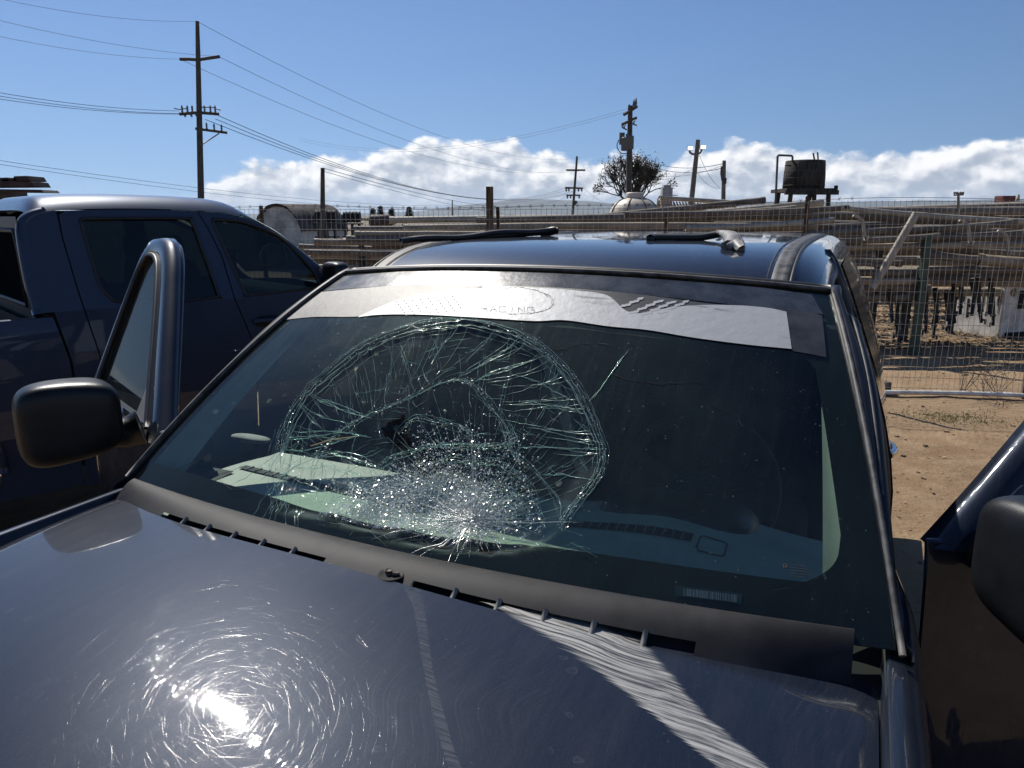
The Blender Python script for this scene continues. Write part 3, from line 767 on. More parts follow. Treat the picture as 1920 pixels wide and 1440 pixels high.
for px, sz in (((742,1082), .021),):   # wiper spindles, arms missing
    v, u, z = t_at(px[0], px[1], 2, 1.05)
    c = cowl_pt(v, .62)+np.array((0, 0, .002))
    g = MB(); g.lathe([(.0, .0005), (sz, .001), (sz*1.10, .003), (sz*1.18, .0)], c, 24)
    sp = g.build('wiper_spindle', M['void'], cowl)
    g = MB(); g.tube([c+np.array((-.004, 0, 0)), c+np.array((-.004, 0, .009))], .0065, 12); g.tube([c+np.array((.006, -.004, .004)), c+np.array((.016, .004, .004))], .004, 8)
    g.build('spindle_nut', plain('rusty_nut', (.09, .07, .055), .6, metal=.5), sp)
for sg in (-1, 1):                                    # dark gutter between cowl, hood corner and fender
    g = MB(); g.grid(lambda i, j: np.array((sg*(.74+.12*j), -.16+.42*i, .985+.03*i)), 12, 3); g.build('cowl_gutter', M['void'], truck)
g = MB(); g.lathe([(0, .006), (.008, .005), (.010, 0)], (-.835, .03, 1.045), 10); g.build('screw_cap', M['rubber_grey'], truck)

# ---- fenders
def fender_pt(sg, i, j):
    u = -1.22+1.49*i
    zt = 1.036+.004*sstep(u, -1, 0)+.062*sstep(u, .02, .28)+(.004 if sg < 0 else -.006)-.07*sstep(-u, .3, 1.4)
    vin = .818+.006*sstep(u, .0, .25)
    vo = .872-.045*sstep(u, .10, .28)**1.5
    sec = [(vin-.004, zt-.05), (vin, zt-.004), (vin+.006, zt), (lerp([vin], [vo], .45)[0], zt-.003), (lerp([vin], [vo], .85)[0], zt-.014-.012*sstep(u, .0, .2)), (vo+.004, zt-.05-.02*sstep(u, .0, .25)), (vo+.014, zt-.14), (vo+.020, zt-.26), (vo+.012, zt-.40), (vo, .45)]
    k = j*(len(sec)-1); a = min(int(k), len(sec)-2); f_ = k-a
    v, z = lerp(sec[a], sec[a+1], f_)
    return np.array((sg*v, u, z))
for sg in (-1, 1):
    g = MB(); g.grid(lambda i, j: fender_pt(sg, i, j), 60, 9, flip=sg > 0,
                     skip=lambda i, j: j > .80 and abs((-1.22+1.49*i)+.62) < .36)
    g.build('fender', M['paint'], truck)
    g = MB(); c = np.array((sg*.80, -.62, .37))
    g.xf(lambda p: p)
    prof = [(.0, .0), (.20, .02), (.235, .10), (.24, .11)]
    ax = [np.array((0, 1., 0)), np.array((0, 0, 1.)), np.array((sg, 0, 0))]
    def ring(rr, off, n=36): return [c+ax[0]*rr*math.cos(2*math.pi*k/n)+ax[1]*rr*math.sin(2*math.pi*k/n)+ax[2]*off for k in range(n)]
    for r0, o0, r1, o1 in ((.25, .09, .36, .10), (.36, .10, .37, .0), (.37, 0, .36, -.10)):
        A_, B_ = ring(r0, o0), ring(r1, o1); g.add(A_+B_, [(k, (k+1) % 36, 36+(k+1) % 36, 36+k) for k in range(36)])
    wl = g.build('front_wheel', M['tyre'], truck)
    g = MB()
    for r0, o0, r1, o1 in ((0, .06, .08, .06), (.08, .06, .2, .03), (.2, .03, .25, .09)):
        A_, B_ = ring(r0, o0), ring(r1, o1); g.add(A_+B_, [(k, (k+1) % 36, 36+(k+1) % 36, 36+k) for k in range(36)])
    g.build('rim', M['rim'], wl)
g = MB(); g.grid(lambda i, j: np.array((-.84+1.68*i, -1.26-.05*math.sin(math.pi*i), .96-.5*j)), 30, 6); g.build('front_panel', M['paint'], truck)
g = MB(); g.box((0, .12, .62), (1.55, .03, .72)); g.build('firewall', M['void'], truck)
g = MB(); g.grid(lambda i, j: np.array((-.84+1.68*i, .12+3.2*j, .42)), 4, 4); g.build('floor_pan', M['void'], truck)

# ---- A pillars
for sg in (-1, 1):
    def ap(i, j):
        t = -.03+1.07*i; P = ws(sg, min(max(t, 0), 1)); n = ws_n(sg, min(max(t, 0), 1))
        if t < 0: P = P+np.array((sg*.02, t*.42, t*.30))
        if t > 1: P = P+np.array((0, (t-1)*.9, (t-1)*.18))
        fl = (1-.25*sstep(t, .6, 1)); fb_ = .12+.88*sstep(t, .02, .75)
        sec = [(.0, .0), (.008, .007), (.020, .008), (.033*fl, .000), (.041*fl, -.018), (.043*fl, -.05), (.025*fl, -.06)]
        k = j*(len(sec)-1); a = min(int(k), len(sec)-2); q = lerp(sec[a], sec[a+1], k-a)
        return P+np.array((sg*q[0]*fb_, 0, 0))+n*q[1]
    g = MB(); g.grid(ap, 40, 12, flip=sg < 0); g.build('pillar', M['pillar'], truck)
    # pale inner trim of the pillar, seen through the glass
    def it(i, j):
        t = .05+.86*i; wdt = .070*(1-.85*i)+.010; s = sg*(.995-(wdt*j)/.75); return ws(s, t)+ws_n(s, t)*(-.018-.03*math.sin(j*1.57)-.05*(1-j)*0)
    g = MB(); g.grid(it, 30, 8, flip=sg > 0); g.build('pillar_trim', M['trim'], truck)

# ---- roof
def roof_pt(v, q):
    """q: 0 at the windshield edge, 1 at the tail"""
    s = v/.655; s_ = max(-1, min(1, s))
    u0 = .695-.085*(1-s_*s_)+.028; u = u0+(3.0-u0)*q
    zf = 1.513+.032*(1-s_*s_)+.004; d = u-u0
    zt = 1.613-.016*(abs(s_)**4)
    z = zf+(zt-zf)*(1-math.exp(-d/.16))
    z -= .05*sstep(u, 2.4, 3.0)
    a = abs(v)
    if a > .585: z -= .030*((a-.585)/.06)**2
    return np.array((v, u, z))
qq = lambda j: j**1.7
g = MB(); g.grid(lambda i, j: roof_pt(-.645+1.29*i, qq(j)), 60, 60, flip=True)
roof = g.build('roof', M['paint'], truck)
for sg in (-1, 1):                                    # ditch moulding strips on the roof
    g = MB()
    L = [roof_pt(sg*(.558-.02*q), q) for q in (0., .004, .015, .03, .05, .08, .12, .18, .28, .45, .7, .95)]
    for k, p in enumerate(L):
        pass
    sec = [(-.022, -.002), (-.016, .006), (-.006, .0045), (.006, .0045), (.016, .006), (.022, -.002)]
    vs = [p+np.array((a, 0, b)) for p in L for a, b in sec]; ns = len(sec)
    g.add(vs, [(i*ns+j, (i+1)*ns+j, (i+1)*ns+j+1, i*ns+j+1)[::-1] for i in range(len(L)-1) for j in range(ns-1)]+[tuple(range(ns))])
    g.build('roof_moulding', M['rubber_grey'], roof)
    g = MB(); g.tube([p+np.array((sg*.027, 0, .0)) for p in L], .005, 6); g.tube([p+np.array((-sg*.028, 0, -.001)) for p in L], .006, 6); g.build('moulding_lip', M['rubber'], roof)

# ---- cab side behind the front door, rear door with dark window, tail
SIDE = [(.640, 1.585), (.662, 1.555), (.705, 1.455), (.752, 1.33), (.797, 1.21), (.835, 1.09), (.862, .98), (.880, .86), (.884, .74), (.872, .58), (.84, .44)]
def side_pt(sg, u, j):
    k = j*(len(SIDE)-1); a = min(int(k), len(SIDE)-2); v, z = lerp(SIDE[a], SIDE[a+1], k-a)
    z -= .05*sstep(u, 2.4, 3.0)*(1 if z > 1.5 else .3)
    return np.array((sg*v, u, z))
for sg in (-1, 1):
    g = MB(); g.grid(lambda i, j: side_pt(sg, 1.30+1.72*i, j), 40, 30, flip=sg > 0)
    g.grid(lambda i, j: side_pt(sg, 1.30, j)+np.array((-sg*.10*i, -.012*math.sin(math.pi*i), 0)), 4, 30)
    bs = g.build('body_side', M['paint'], truck)
    g = MB(); g.grid(lambda i, j: side_pt(sg, 1.42+.62*i, .12+.34*j)+np.array((sg*.004, 0, 0)), 8, 8, flip=sg > 0); g.build('rear_window', M['privacy'], bs)
    g = MB(); h = [side_pt(sg, 2.10+.18*k/8, .80)+np.array((sg*(.012+.022*math.sin(math.pi*k/8)), 0, 0)) for k in range(9)]; g.tube(h, .016, 10); g.build('door_handle', M['chrome'], bs)
    # roof rail over the door opening: outer skin, black weatherstrip, inner return
    g = MB()
    def rail(i, j):
        u = .66+.66*i
        sec = [(.640, 1.585), (.655, 1.565), (.662, 1.545), (.650, 1.535), (.628, 1.54), (.615, 1.52)]
        k = j*5; a = min(int(k), 4); v, z = lerp(sec[a], sec[a+1], k-a)
        base = roof_pt(.645, (u-.72)/2.3 if u > .72 else 0.)[2]
        return np.array((sg*v, u, z+base-1.585-.0))
    g.grid(rail, 20, 10, flip=sg > 0); g.build('roof_rail', M['paint'], truck)
    g = MB()
    ws_p = [ap_ for ap_ in [ws(sg, t)+np.array((sg*.046*(.2+.8*sstep(t, .02, .75)), .012, -.05)) for t in np.linspace(.10, .96, 14)]]
    P = ws_p+[np.array((sg*.655, u, roof_pt(.645, max(0, (u-.72)/2.3))[2]-.045)) for u in (.80, .95, 1.1, 1.24)]+[side_pt(sg, 1.295, j)+np.array((-sg*.02, 0, 0)) for j in (.1, .25, .4, .6, .8, 1)]
    P = smooth_path(P, 60)
    g.tube(P, .014, 8); g.build('door_weatherstrip', M['rubber'], truck)
    g = MB()
    P2 = [ws(sg, t)+np.array((sg*.036*(.2+.8*sstep(t, .02, .75)), 0, -.004)) for t in np.linspace(.30, .90, 12)]
    g.tube(P2, .0035, 6); g.build('drip_moulding', M['rubber_grey'], truck)
    g = MB(); g.box((sg*.80, .80, .45), (.10, 1.1, .10)); g.build('sill', M['paint'], truck, bevel=.01)
g = MB(); g.grid(lambda i, j: np.array(lerp(side_pt(-1, 3.02, j), side_pt(1, 3.02, j), i)), 6, 20); g.build('tailgate', M['paint'], truck)
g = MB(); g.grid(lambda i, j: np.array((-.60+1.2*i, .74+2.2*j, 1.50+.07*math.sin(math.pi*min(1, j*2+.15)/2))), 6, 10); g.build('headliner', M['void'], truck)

# ---- interior
def dash_pt(i, j):
    v = -.80+1.60*i; a = v/.8
    u = .0+.60*j
    zt = .992+.018*math.sin(math.pi*min(1, j*1.2))
    hump = math.exp(-((v-.40)/.20)**2)*sstep(j, .45, .80)*.045
    z = zt+hump-.34*sstep(j, .90, 1.0)
    u_ = u-.06*(1-a*a)+(-.05*abs(a)**3*j)
    if j > .93: u_ -= .0
    return np.array((v, u_, z))
g = MB(); g.grid(dash_pt, 70, 40)
dash = g.build('dashboard', M['dash'], truck)
for a, b in (((455,882), (690,940)), ((1060,992), (1297,1030))):
    A_ = t_at(*a, 2, 1.0); B_ = t_at(*b, 2, 1.0)
    def dz(v, u):   # height of the dash at v,u
        j = (u+.06*(1-(v/.8)**2))/.60; return dash_pt((v+.8)/1.6, j)[2]
    def sl_(i, j): 
        v = A_[0]+(B_[0]-A_[0])*i; u = A_[1]+(B_[1]-A_[1])*i-.014+.028*j; return np.array((v, u, dz(v, u)+.003))
    g = MB(); g.grid(sl_, 20, 2); dv = g.build('defrost_vent', M['void'], dash)
    g = MB()
    for k in range(1, 14):
        g.tube([sl_(k/14, 0)+np.array((0, 0, .002)), sl_(k/14, 1)+np.array((0, 0, .002))], .0016, 4)
    g.build('vent_fin', M['trim'], dv)
A_ = t_at(1332, 1040, 2, 1.0); g = MB()
Pq = [np.array((A_[0]+x, A_[1]+y, dz(A_[0]+x, A_[1]+y)+.002)) for x, y in ((-.02,-.028),(.024,-.030),(.030,-.024),(.030,.018),(.024,.024),(-.02,.026),(-.026,.02),(-.026,-.022))]
g.tube(Pq, .0016, 5, closed=True); g.build('sensor_cover', M['plastic'], dash)
g = MB(); P = [np.array((.40+.19*math.cos(a), .70+.075*math.sin(a), 1.0+.175*math.sin(a))) for a in np.linspace(0, 2*math.pi, 48, endpoint=False)]
g.tube(P, .015, 10, closed=True)
for a in (.35, math.pi-.35, -math.pi/2):
    g.tube([np.array((.40, .69, .985)), np.array((.40+.185*math.cos(a), .70+.075*math.sin(a), 1.0+.175*math.sin(a)))], .016, 8)
g.sellip((.40, .69, .985), (.15, .06, .12), .7); g.build('steering_wheel', M['seat'], truck)
g = MB(); g.sellip((.40, .47, .985), (.36, .20, .14), .6); g.build('instrument_hood', M['plastic'], truck)
for v in (-.40, .40):
    g = MB(); g.sellip((v, 1.22, .68), (.50, .52, .20), .45); st = g.build('seat', M['seat'], truck)
    tilt = [np.array((1., 0, 0)), np.array((0, .96, -.28)), np.array((0, .28, .96))]
    g = MB(); g.sellip((v, 1.50, .98), (.48, .15, .62), .5, ax=tilt); g.build('backrest', M['seat'], st)
    g = MB(); g.sellip((v, 1.585, 1.38), (.27, .10, .20), .6, ax=tilt); g.tube([(v-.06, 1.57, 1.2), (v-.06, 1.58, 1.34)], .007, 8); g.tube([(v+.06, 1.57, 1.2), (v+.06, 1.58, 1.34)], .007, 8); g.build('headrest', M['seat'], st)
g = MB(); b0, b1 = t_at(1020, 665, 1, 1.32), t_at(1092, 885, 1, 1.22)
g.grid(lambda i, j: lerp(b0, b1, i)+np.array((.045*(j-.5), .0, 0)), 8, 2); g.build('seat_belt', M['seat_light'], truck)
p0, p1 = t_at(993, 625, 1, 1.5), t_at(996, 760, 1, 1.5)
g = MB(); g.sellip((p0+p1)/2, (.085, .04, abs(p0[2]-p1[2])), .6); g.build('belt_guide', M['seat_light'], truck)
g = MB(); g.sellip(t_at(470, 822, 1, .62), (.16, .05, .022), .8); g.build('door_pull', M['seat_light'], truck)
g = MB(); g.box((0, 1.9, .75), (1.4, .5, .5)); g.box((0, 2.15, 1.05), (1.4, .16, .5)); g.build('rear_bench', M['seat'], truck, bevel=.04)

# ---- front doors (built closed, then swung 68 degrees on the front hinge)
HU, HV = .30, .872
def swing(sg, p):
    ang, ov, ou = (R(65), .12, -.10) if sg < 0 else (R(66), .030, -.06)
    x, y = p[0]*sg-HV, p[1]-HU; c, s_ = math.cos(ang), math.sin(ang)
    return np.array((sg*(HV+ov+x*c+y*s_), HU+ou+y*c-x*s_, p[2]+(.022 if sg > 0 else 0)))
def dv_(z): return .858-.0-.44*max(0, z-1.08)+(.02*math.sin(math.pi*min(1, max(0, (z-.45)/.63)))) - .015
for sg, nm in ((-1, 'passenger'), (1, 'driver')):
    MIR = lambda mb: mb.xf(lambda p: swing(sg, (sg*p[0], p[1], p[2])))
    flp = (lambda mb: (setattr(mb, 'f', [q[::-1] for q in mb.f]) or mb)) if sg < 0 else (lambda mb: mb)
    g = MB()
    def skin(i, j, inn):
        z = .44+.655*j; u = HU+.84*i
        e = (min(i, 1-i)*14, min(1, j*14)); r_ = min(1, e[0])*min(1, e[1])
        return np.array((dv_(z)-((.022+.063*sstep(i, 0, .2)) if inn else .0)-(.0 if inn else .012*(1-min(1, e[0]))**2), u, z))
    g.grid(lambda i, j: skin(i, j, 0), 24, 16, flip=True); g.grid(lambda i, j: skin(i, j, 1), 8, 8)
    g.grid(lambda i, j: lerp(skin(0, i, 0), skin(0, i, 1), j), 16, 2, flip=False); g.grid(lambda i, j: lerp(skin(1, i, 0), skin(1, i, 1), j), 16, 2, flip=True)
    g.grid(lambda i, j: lerp(skin(i, 1, 0), skin(i, 1, 1), j)+np.array((0, 0, .004*math.sin(math.pi*j))), 20, 3)
    door = flp(MIR(g)).build('front_door', M['paint'], truck, recalc=True, auto=50)
    OUT_ = [(.305, 1.085), (.42, 1.19), (.56, 1.325), (.70, 1.455), (.79, 1.535), (.87, 1.585), (.94, 1.604), (1.0, 1.606), (1.06, 1.598), (1.105, 1.57), (1.13, 1.51), (1.14, 1.30), (1.142, 1.085)]
    IN_ = [(.43, 1.085), (.50, 1.155), (.62, 1.28), (.74, 1.40), (.82, 1.475), (.885, 1.525), (.94, 1.546), (.99, 1.55), (1.03, 1.543), (1.055, 1.523), (1.08, 1.47), (1.09, 1.28), (1.092, 1.085)]
    g = MB(); o_, i_ = smooth_path(OUT_, 48), smooth_path(IN_, 48)
    sec = []
    for k in range(49):
        a, b = o_[k], i_[k]
        vo_, vi_ = dv_(a[1]), dv_(b[1])
        ring_ = [(vo_-.050, a), (vo_-.030, a), (vo_-.006, lerp(a, b, .05)), (vo_+.002, lerp(a, b, .30)), (lerp([vo_], [vi_], .9)[0]+.0, lerp(a, b, .90)), (vi_-.008, b), (vi_-.030, b), (vi_-.050, lerp(b, a, .3)), (vo_-.050, a)]
        sec.append([np.array((v, q[0], q[1])) for v, q in ring_])
    ns = len(sec[0]); g.add([p for s_ in sec for p in s_], [(i*ns+j, (i+1)*ns+j, (i+1)*ns+j+1, i*ns+j+1) for i in range(48) for j in range(ns-1)])
    flp(MIR(g)).build('window_frame', M['paint'], door, recalc=True)
    g = MB(); g.tube([np.array((dv_(q[1])-.004, q[0], q[1])) for q in i_], .009, 6); flp(MIR(g)).build('window_rubber', M['rubber'], door)
    g = MB(); g.poly([np.array((dv_(q[1])-.016, q[0], q[1])) for q in i_]); MIR(g).build('window_glass', M['side_glass'], door, smooth=False)
    # second inner lip of the frame
    g = MB(); g.tube([np.array((dv_(q[1])-.052, *lerp(q, p, .35))) for q, p in zip(o_, i_)], .012, 8); flp(MIR(g)).build('frame_lip', M['paint'], door)
    # mirror on its sail
    g = MB(); sail = [np.array((dv_(z)-.002, u, z)) for u, z in ((.335, 1.088), (.56, 1.088), (.545, 1.20), (.47, 1.19))]; g.prism(sail, (-.03, 0, 0)); sl2 = MIR(g).build('mirror_sail', M['trim'], door, smooth=False, recalc=True)
    g = MB()
    def mfn(q):
        x, y, z = q
        k = (x/.240+.5)                                # 0 inboard, 1 outboard
        return np.array((x, y*(1.15-.45*k), z*(.86+.20*math.sin(k*2.2))+.012*(1-k)))
    c0 = (1.035, .375, 1.150) if sg < 0 else (1.06, .37, 1.14)
    g.sellip(c0, (.240, .15, .205), .42, 26, 36, fn=mfn)
    mir = flp(MIR(g)).build('side_mirror', M['plastic'], door)
    g = MB(); g.tube([(.86, .39, 1.10), (.90, .40, 1.09), (.95, .405, 1.095), (.99, .41, 1.11)], [.05, .042, .04, .04], 12); MIR(g).build('mirror_arm', M['plastic'], mir)
    g = MB(); g.sellip((c0[0], .446, c0[2]+.002), (.20, .012, .155), .4); MIR(g).build('mirror_glass', plain('mirror_silver', (.8, .8, .8), .02, metal=1, var=0), mir)
    g = MB(); g.tube([(dv_(.93)+.012+.02*math.sin(math.pi*k/8), .96+.15*k/8, .95) for k in range(9)], .014, 10); MIR(g).build('door_handle', M['plastic'], door)
    g = MB(); g.grid(lambda i, j: np.array((dv_(.5+.5*j)-.093-.02*math.sin(math.pi*i)*math.sin(math.pi*j), HU+.06+.74*i, .5+.5*j)), 10, 8); MIR(g).build('door_card', M['seat'], door)

# ---- loose rubber trim lying on the roof
def rz(v, u):
    s_ = max(-1, min(1, v/.655)); u0 = .695-.085*(1-s_*s_)+.028
    return roof_pt(v, max(0, (u-u0)/(3.0-u0)))[2]
g = MB()
A_, B_ = t_at(752, 452, 1, .96), t_at(1040, 430, 1, 1.42)
P = [lerp(A_, B_, k/14)+np.array((0, 0, .004*math.sin(k*.9))) for k in range(15)]

g.tube([t2w(p) for p in P], .017, 6, sq=(1.0, .62)); g.tube([t2w(lerp(P[0], P[-1], f_)+np.array((0, 0, -.006))) for f_ in np.linspace(.12, 1.02, 12)], .013, 6, sq=(.7, .9))
e = P[-1]; g.add([t2w(e+np.array(q)) for q in ((0, 0, .012), (.0, 0, -.02), (-.04, -.03, -.03), (-.05, -.03, -.008))], [(0, 1, 2, 3)])
tag(g.build('rubber_trim_strip', M['rubber'], None, loc=t2w(P[7])), 'long straight black rubber strip lying across the roof of the pickup', 'trim strip')
g = MB()
px2 = [(1219,452,1.10),(1228,446,1.12),(1262,449,1.14),(1300,447,1.16),(1340,440,1.18),(1352,437,1.17),(1366,441,1.09),(1375,452,1.0),(1372,463,.95),(1368,474,.92)]
P = [t_at(x, y, 1, u) for x, y, u in px2]
P = [np.array((p[0], p[1], max(p[2], rz(p[0], p[1])+.008))) for p in smooth_path(P, 30)]
k0 = 17
bent = empty('bent_trim_piece', t2w(P[12]), label='bent length of rubber weatherstrip with a grey twisted end on the roof', cat='trim strip')
g = MB(); g.tube([t2w(p) for p in P[:k0+1]], [.014]*k0+[.012], 6, sq=(1.1, .8)); g.tube([t2w(p+np.array((0, 0, -.008))) for p in P[:8]], .011, 5, sq=(1.4, .5)); g.build('black_strip', M['rubber'], bent)
g = MB(); g.tube([t2w(p) for p in P[k0:]], [.012+.011*min(1, i/5) for i in range(len(P)-k0)], 8, sq=(1.1, .75))
Q = [t_at(x, y, 1, u) for x, y, u in ((1358,437,1.15),(1378,440,1.08),(1388,452,1.0),(1392,466,.93),(1388,480,.90))]
Q = [np.array((p[0], p[1], max(p[2], rz(p[0], p[1])+.006))) for p in smooth_path(Q, 16)]
g.tube([t2w(p) for p in Q], .0085, 6); g.tube([t2w(P[-1]), t2w(lerp(P[-1], Q[-1], .5)+np.array((0, 0, .012))), t2w(Q[-1])], .013, 6)
g.tube([t2w(P[-6]), t2w(lerp(P[-6], Q[-7], .5)+np.array((0, 0, .01))), t2w(Q[-7])], .007, 6)
g.build('twisted_end', plain('weathered_grey_rubber', (.26, .25, .235), .55, var=.35, scale=40), bent)

# ================================================================== the parked pickup on the left (local: x = forward, y = to its left, z up; near side is y = 0)
A2 = R(46.5)
DT = np.array([math.sin(A2), math.cos(A2), 0]); BT = np.array([math.cos(A2), -math.sin(A2), 0])
KT = .88
OT = np.array([-2.4014, 4.6621, 0.])*KT; OT[2] = HC*(1-KT)            # local z = -.23 is the ground
truck2 = empty('parked_pickup', OT, math.pi/2-A2, local=True, label='intact dark blue double cab pickup parked to the left with closed doors', cat='pickup truck'); truck2['k'] = KT
WID = 1.74
def sy(z, k=.30): return k*max(0, z-1.13)                   # tumblehome, measured inwards (+y)
def low(z):                                                # lower side, bulging outwards (-y)
    return -.035*math.sin(math.pi*min(1, max(0, (1.13-z)/.95)))-.0
def S(a, z, near=True, o=0.):
    y = sy(z) if z >= 1.13 else low(z)
    y -= o
    return np.array((a, y if near else WID-y, z))
DRIP = [(-.50, 1.12), (-.51, 1.30), (-.505, 1.52), (-.49, 1.63), (-.44, 1.68), (-.36, 1.705), (-.2, 1.722), (.1, 1.73), (.4, 1.726), (.56, 1.72), (.72, 1.708), (.88, 1.672), (1.02, 1.612), (1.14, 1.53), (1.26, 1.43), (1.40, 1.30), (1.52, 1.18), (1.58, 1.12)]
DR = DRIP[4:-1]
def roofline(n): return smooth_path(DR, n)
SR = [(-.285, 1.698), (-.284, 1.565), (-.262, 1.282), (-.245, 1.13)]
SF = [(.552, 1.714), (.60, 1.60), (.655, 1.42), (.684, 1.13)]
def seam_low(L, z):  # seams below the belt
    return L
WR = [(-.168, 1.66), (-.10, 1.668), (.45, 1.668), (.497, 1.655), (.53, 1.49), (.578, 1.17), (.565, 1.150), (.26, 1.140), (-.04, 1.165), (-.095, 1.20), (-.134, 1.275), (-.154, 1.476)]
WF = [(.640, 1.66), (.80, 1.652), (.895, 1.629), (1.079, 1.552), (1.193, 1.447), (1.316, 1.289), (1.345, 1.20), (1.335, 1.165), (.80, 1.145), (.765, 1.160), (.728, 1.295), (.66, 1.56)]
def up_panel(name, outline, hole, near, parent=truck2):
    g = MB(); g.poly([S(a, z, near) for a, z in outline], [[S(a, z, near) for a, z in hole]] if hole else [])
    # return flange into the opening
    if hole:
        h = [S(a, z, near) for a, z in hole]; n = len(h); dy = np.array((0, .03 if near else -.03, 0))
        g.add(h+[p+dy for p in h], [(i, (i+1) % n, n+(i+1) % n, n+i) for i in range(n)])
    ob = g.build(name, M['paint2'], parent, smooth=False); return ob
def lowgrid(fl, fr, near, zb=.03, zt=1.13, n=14, k=20):
    g = MB()
    def f(i, j):
        z = zb+(zt-zb)*j; a = fl(z)*(1-i)+fr(z)*i; return S(a, z, near)
    g.grid(f, n, k, flip=not near); return g
gp = .004
fR = lambda z: -.245+.05*min(1, (1.13-z)/.3)+.02*max(0, .8-z)
fF = lambda z: .684+.10*min(1, (1.13-z)/.33)
fE = lambda z: 1.60-.04*max(0, .9-z)
fB = lambda z: -.405+.055*min(1, (1.13-z)/.3)
dripA = [p for p in DRIP]
for near in (True, False):
    tp = roofline(40)
    rear_top = [(a, z) for a, z in tp if -.278 < a < .545]
    front_top = [(a, z) for a, z in tp if a > .56]
    rear_top = [(a, z-.006) for a, z in rear_top]; front_top = [(a, z-.006) for a, z in front_top]
    o_rear = [(-.281+gp, 1.69)]+rear_top+[(SF[0][0]-gp, SF[0][1])]+[(a-gp, z) for a, z in SF[1:]]+[(a+gp, z) for a, z in SR[::-1][:-1]]
    o_front = [(SF[0][0]+gp, SF[0][1]-.004)]+front_top+[(1.585, 1.13)]+[(a+gp, z) for a, z in SF[::-1][:-1]]
    o_c = [(-.50, 1.13)]+DRIP[1:6]+[(-.292, 1.712)]+[(a-gp, z) for a, z in SR]
    c = up_panel('cab_corner', o_c, None, near)
    for nm, o_, h_, fl, fr, win in (('rear_door', o_rear, WR, lambda z: fR(z)+gp, lambda z: fF(z)-gp, WR), ('front_door', o_front, WF, lambda z: fF(z)+gp, fE, WF)):
        d = up_panel(nm, o_, h_, near)
        lowgrid(fl, fr, near).build('door_skin', M['paint2'], d)
        g = MB(); hp = [S(a, z, near, -.012) for a, z in smooth_path(win+[win[0]], 60)][:-1]
        g.poly(hp); g.build('window_glass', M['tint_glass'], d, smooth=False)
        g = MB(); g.tube([S(a, z, near, .000) for a, z in smooth_path(win+[win[0]], 70)][:-1], .011, 6, closed=True); g.build('window_rubber', M['rubber'], d)
        if nm == 'front_door' or near:
            a0 = .80 if nm == 'rear_door' else 1.0
        hx = .80 if nm == 'front_door' else -.13
        if nm == 'front_door':
            g = MB(); g.sellip(S(hx+.10, .955, near, -.004), (.20, .03, .085), .8); hd = g.build('handle_cup', M['void'], d)
            g = MB(); g.tube([S(hx+.24*k/10, .965, near, .010+.028*math.sin(math.pi*k/10)) for k in range(11)], .015, 10); g.build('door_handle', M['paint2'], hd)
            g = MB(); g.sellip(S(1.42, 1.27, near, .14), (.13, .24, .17), .55); mr = g.build('side_mirror', M['plastic'], d)
            g = MB(); g.tube([S(1.42, 1.17, near, -.01), S(1.42, 1.20, near, .1)], .03, 8); g.build('mirror_arm', M['plastic'], mr)
    lowgrid(fB, lambda z: fR(z)-gp, near).build('cab_side', M['paint2'], truck2)
    # dark jamb behind the seams
    g = MB()
    for L in (SR, SF): 
        LL = [(a, z) for a, z in L]+[((fR if L is SR else fF)(z), z) for z in (1.0, .85, .7, .5)]
        g = MB(); g.grid(lambda i, j: S(LL[round(i*(len(LL)-1))][0]-.02+.04*j, LL[round(i*(len(LL)-1))][1], near, -.012), len(LL)-1, 1); g.build('door_jamb', M['void'], truck2)
    g = MB(); g.grid(lambda i, j: S(-.46+.12*j, .16+.96*i, near, -.03), 4, 1)
    g.build('bed_gap', M['void'], truck2)
    # bed
    WC = (-1.28, .26); WRAD = .50
    def bed_f(i, j):
        z = .05+1.05*j; a = (fB(z)-.014)*(1-i)+(-2.05)*i
        return S(a, z, near)+np.array((0, (.012*sstep(j, .93, 1)) * (1 if near else -1), 0))
    g = MB(); g.grid(bed_f, 60, 24, flip=near, skip=lambda i, j: math.hypot(lerp([fB(.05+1.05*j)-.014], [-2.05], i)[0]-WC[0], .05+1.05*j-WC[1]) < WRAD)
    g.grid(lambda i, j: bed_f(i, 1)+np.array((0, (.06*j) * (1 if near else -1), .004*math.sin(math.pi*j))), 30, 3)
    bd = g.build('bed_side', M['paint2'], truck2)
    g = MB(); P = [np.array((WC[0]+(WRAD+.0)*math.cos(a), S(0, max(.16, WC[1]+WRAD*math.sin(a)), near, .018)[1], WC[1]+WRAD*math.sin(a))) for a in np.linspace(-.05, math.pi+.05, 40)]
    g.tube(P, .030, 8); g.build('wheel_arch_lip', M['paint2'], bd)
    for wx, nm in ((-1.28, 'rear_wheel'), (2.0, 'front_wheel')):
        c0 = np.array((wx, .10 if near else WID-.10, .16)); sgn = -1 if near else 1
        def ringp(rr, off, n=36): return [c0+np.array((rr*math.cos(2*math.pi*k/n), sgn*off, rr*math.sin(2*math.pi*k/n))) for k in range(n)]
        g = MB()
        for r0, o0, r1, o1 in ((.24, .08, .35, .10), (.35, .10, .38, .06), (.38, .06, .38, -.12)):
            X, Y = ringp(r0, o0), ringp(r1, o1); g.add(X+Y, [(k, (k+1) % 36, 36+(k+1) % 36, 36+k) for k in range(36)])
        wl = g.build(nm, M['tyre'], truck2)
        g = MB()
        for r0, o0, r1, o1 in ((0.001, .05, .08, .05), (.08, .05, .2, .03), (.2, .03, .245, .085)):
            X, Y = ringp(r0, o0), ringp(r1, o1); g.add(X+Y, [(k, (k+1) % 36, 36+(k+1) % 36, 36+k) for k in range(36)])
        g.build('rim', M['rim'], wl)
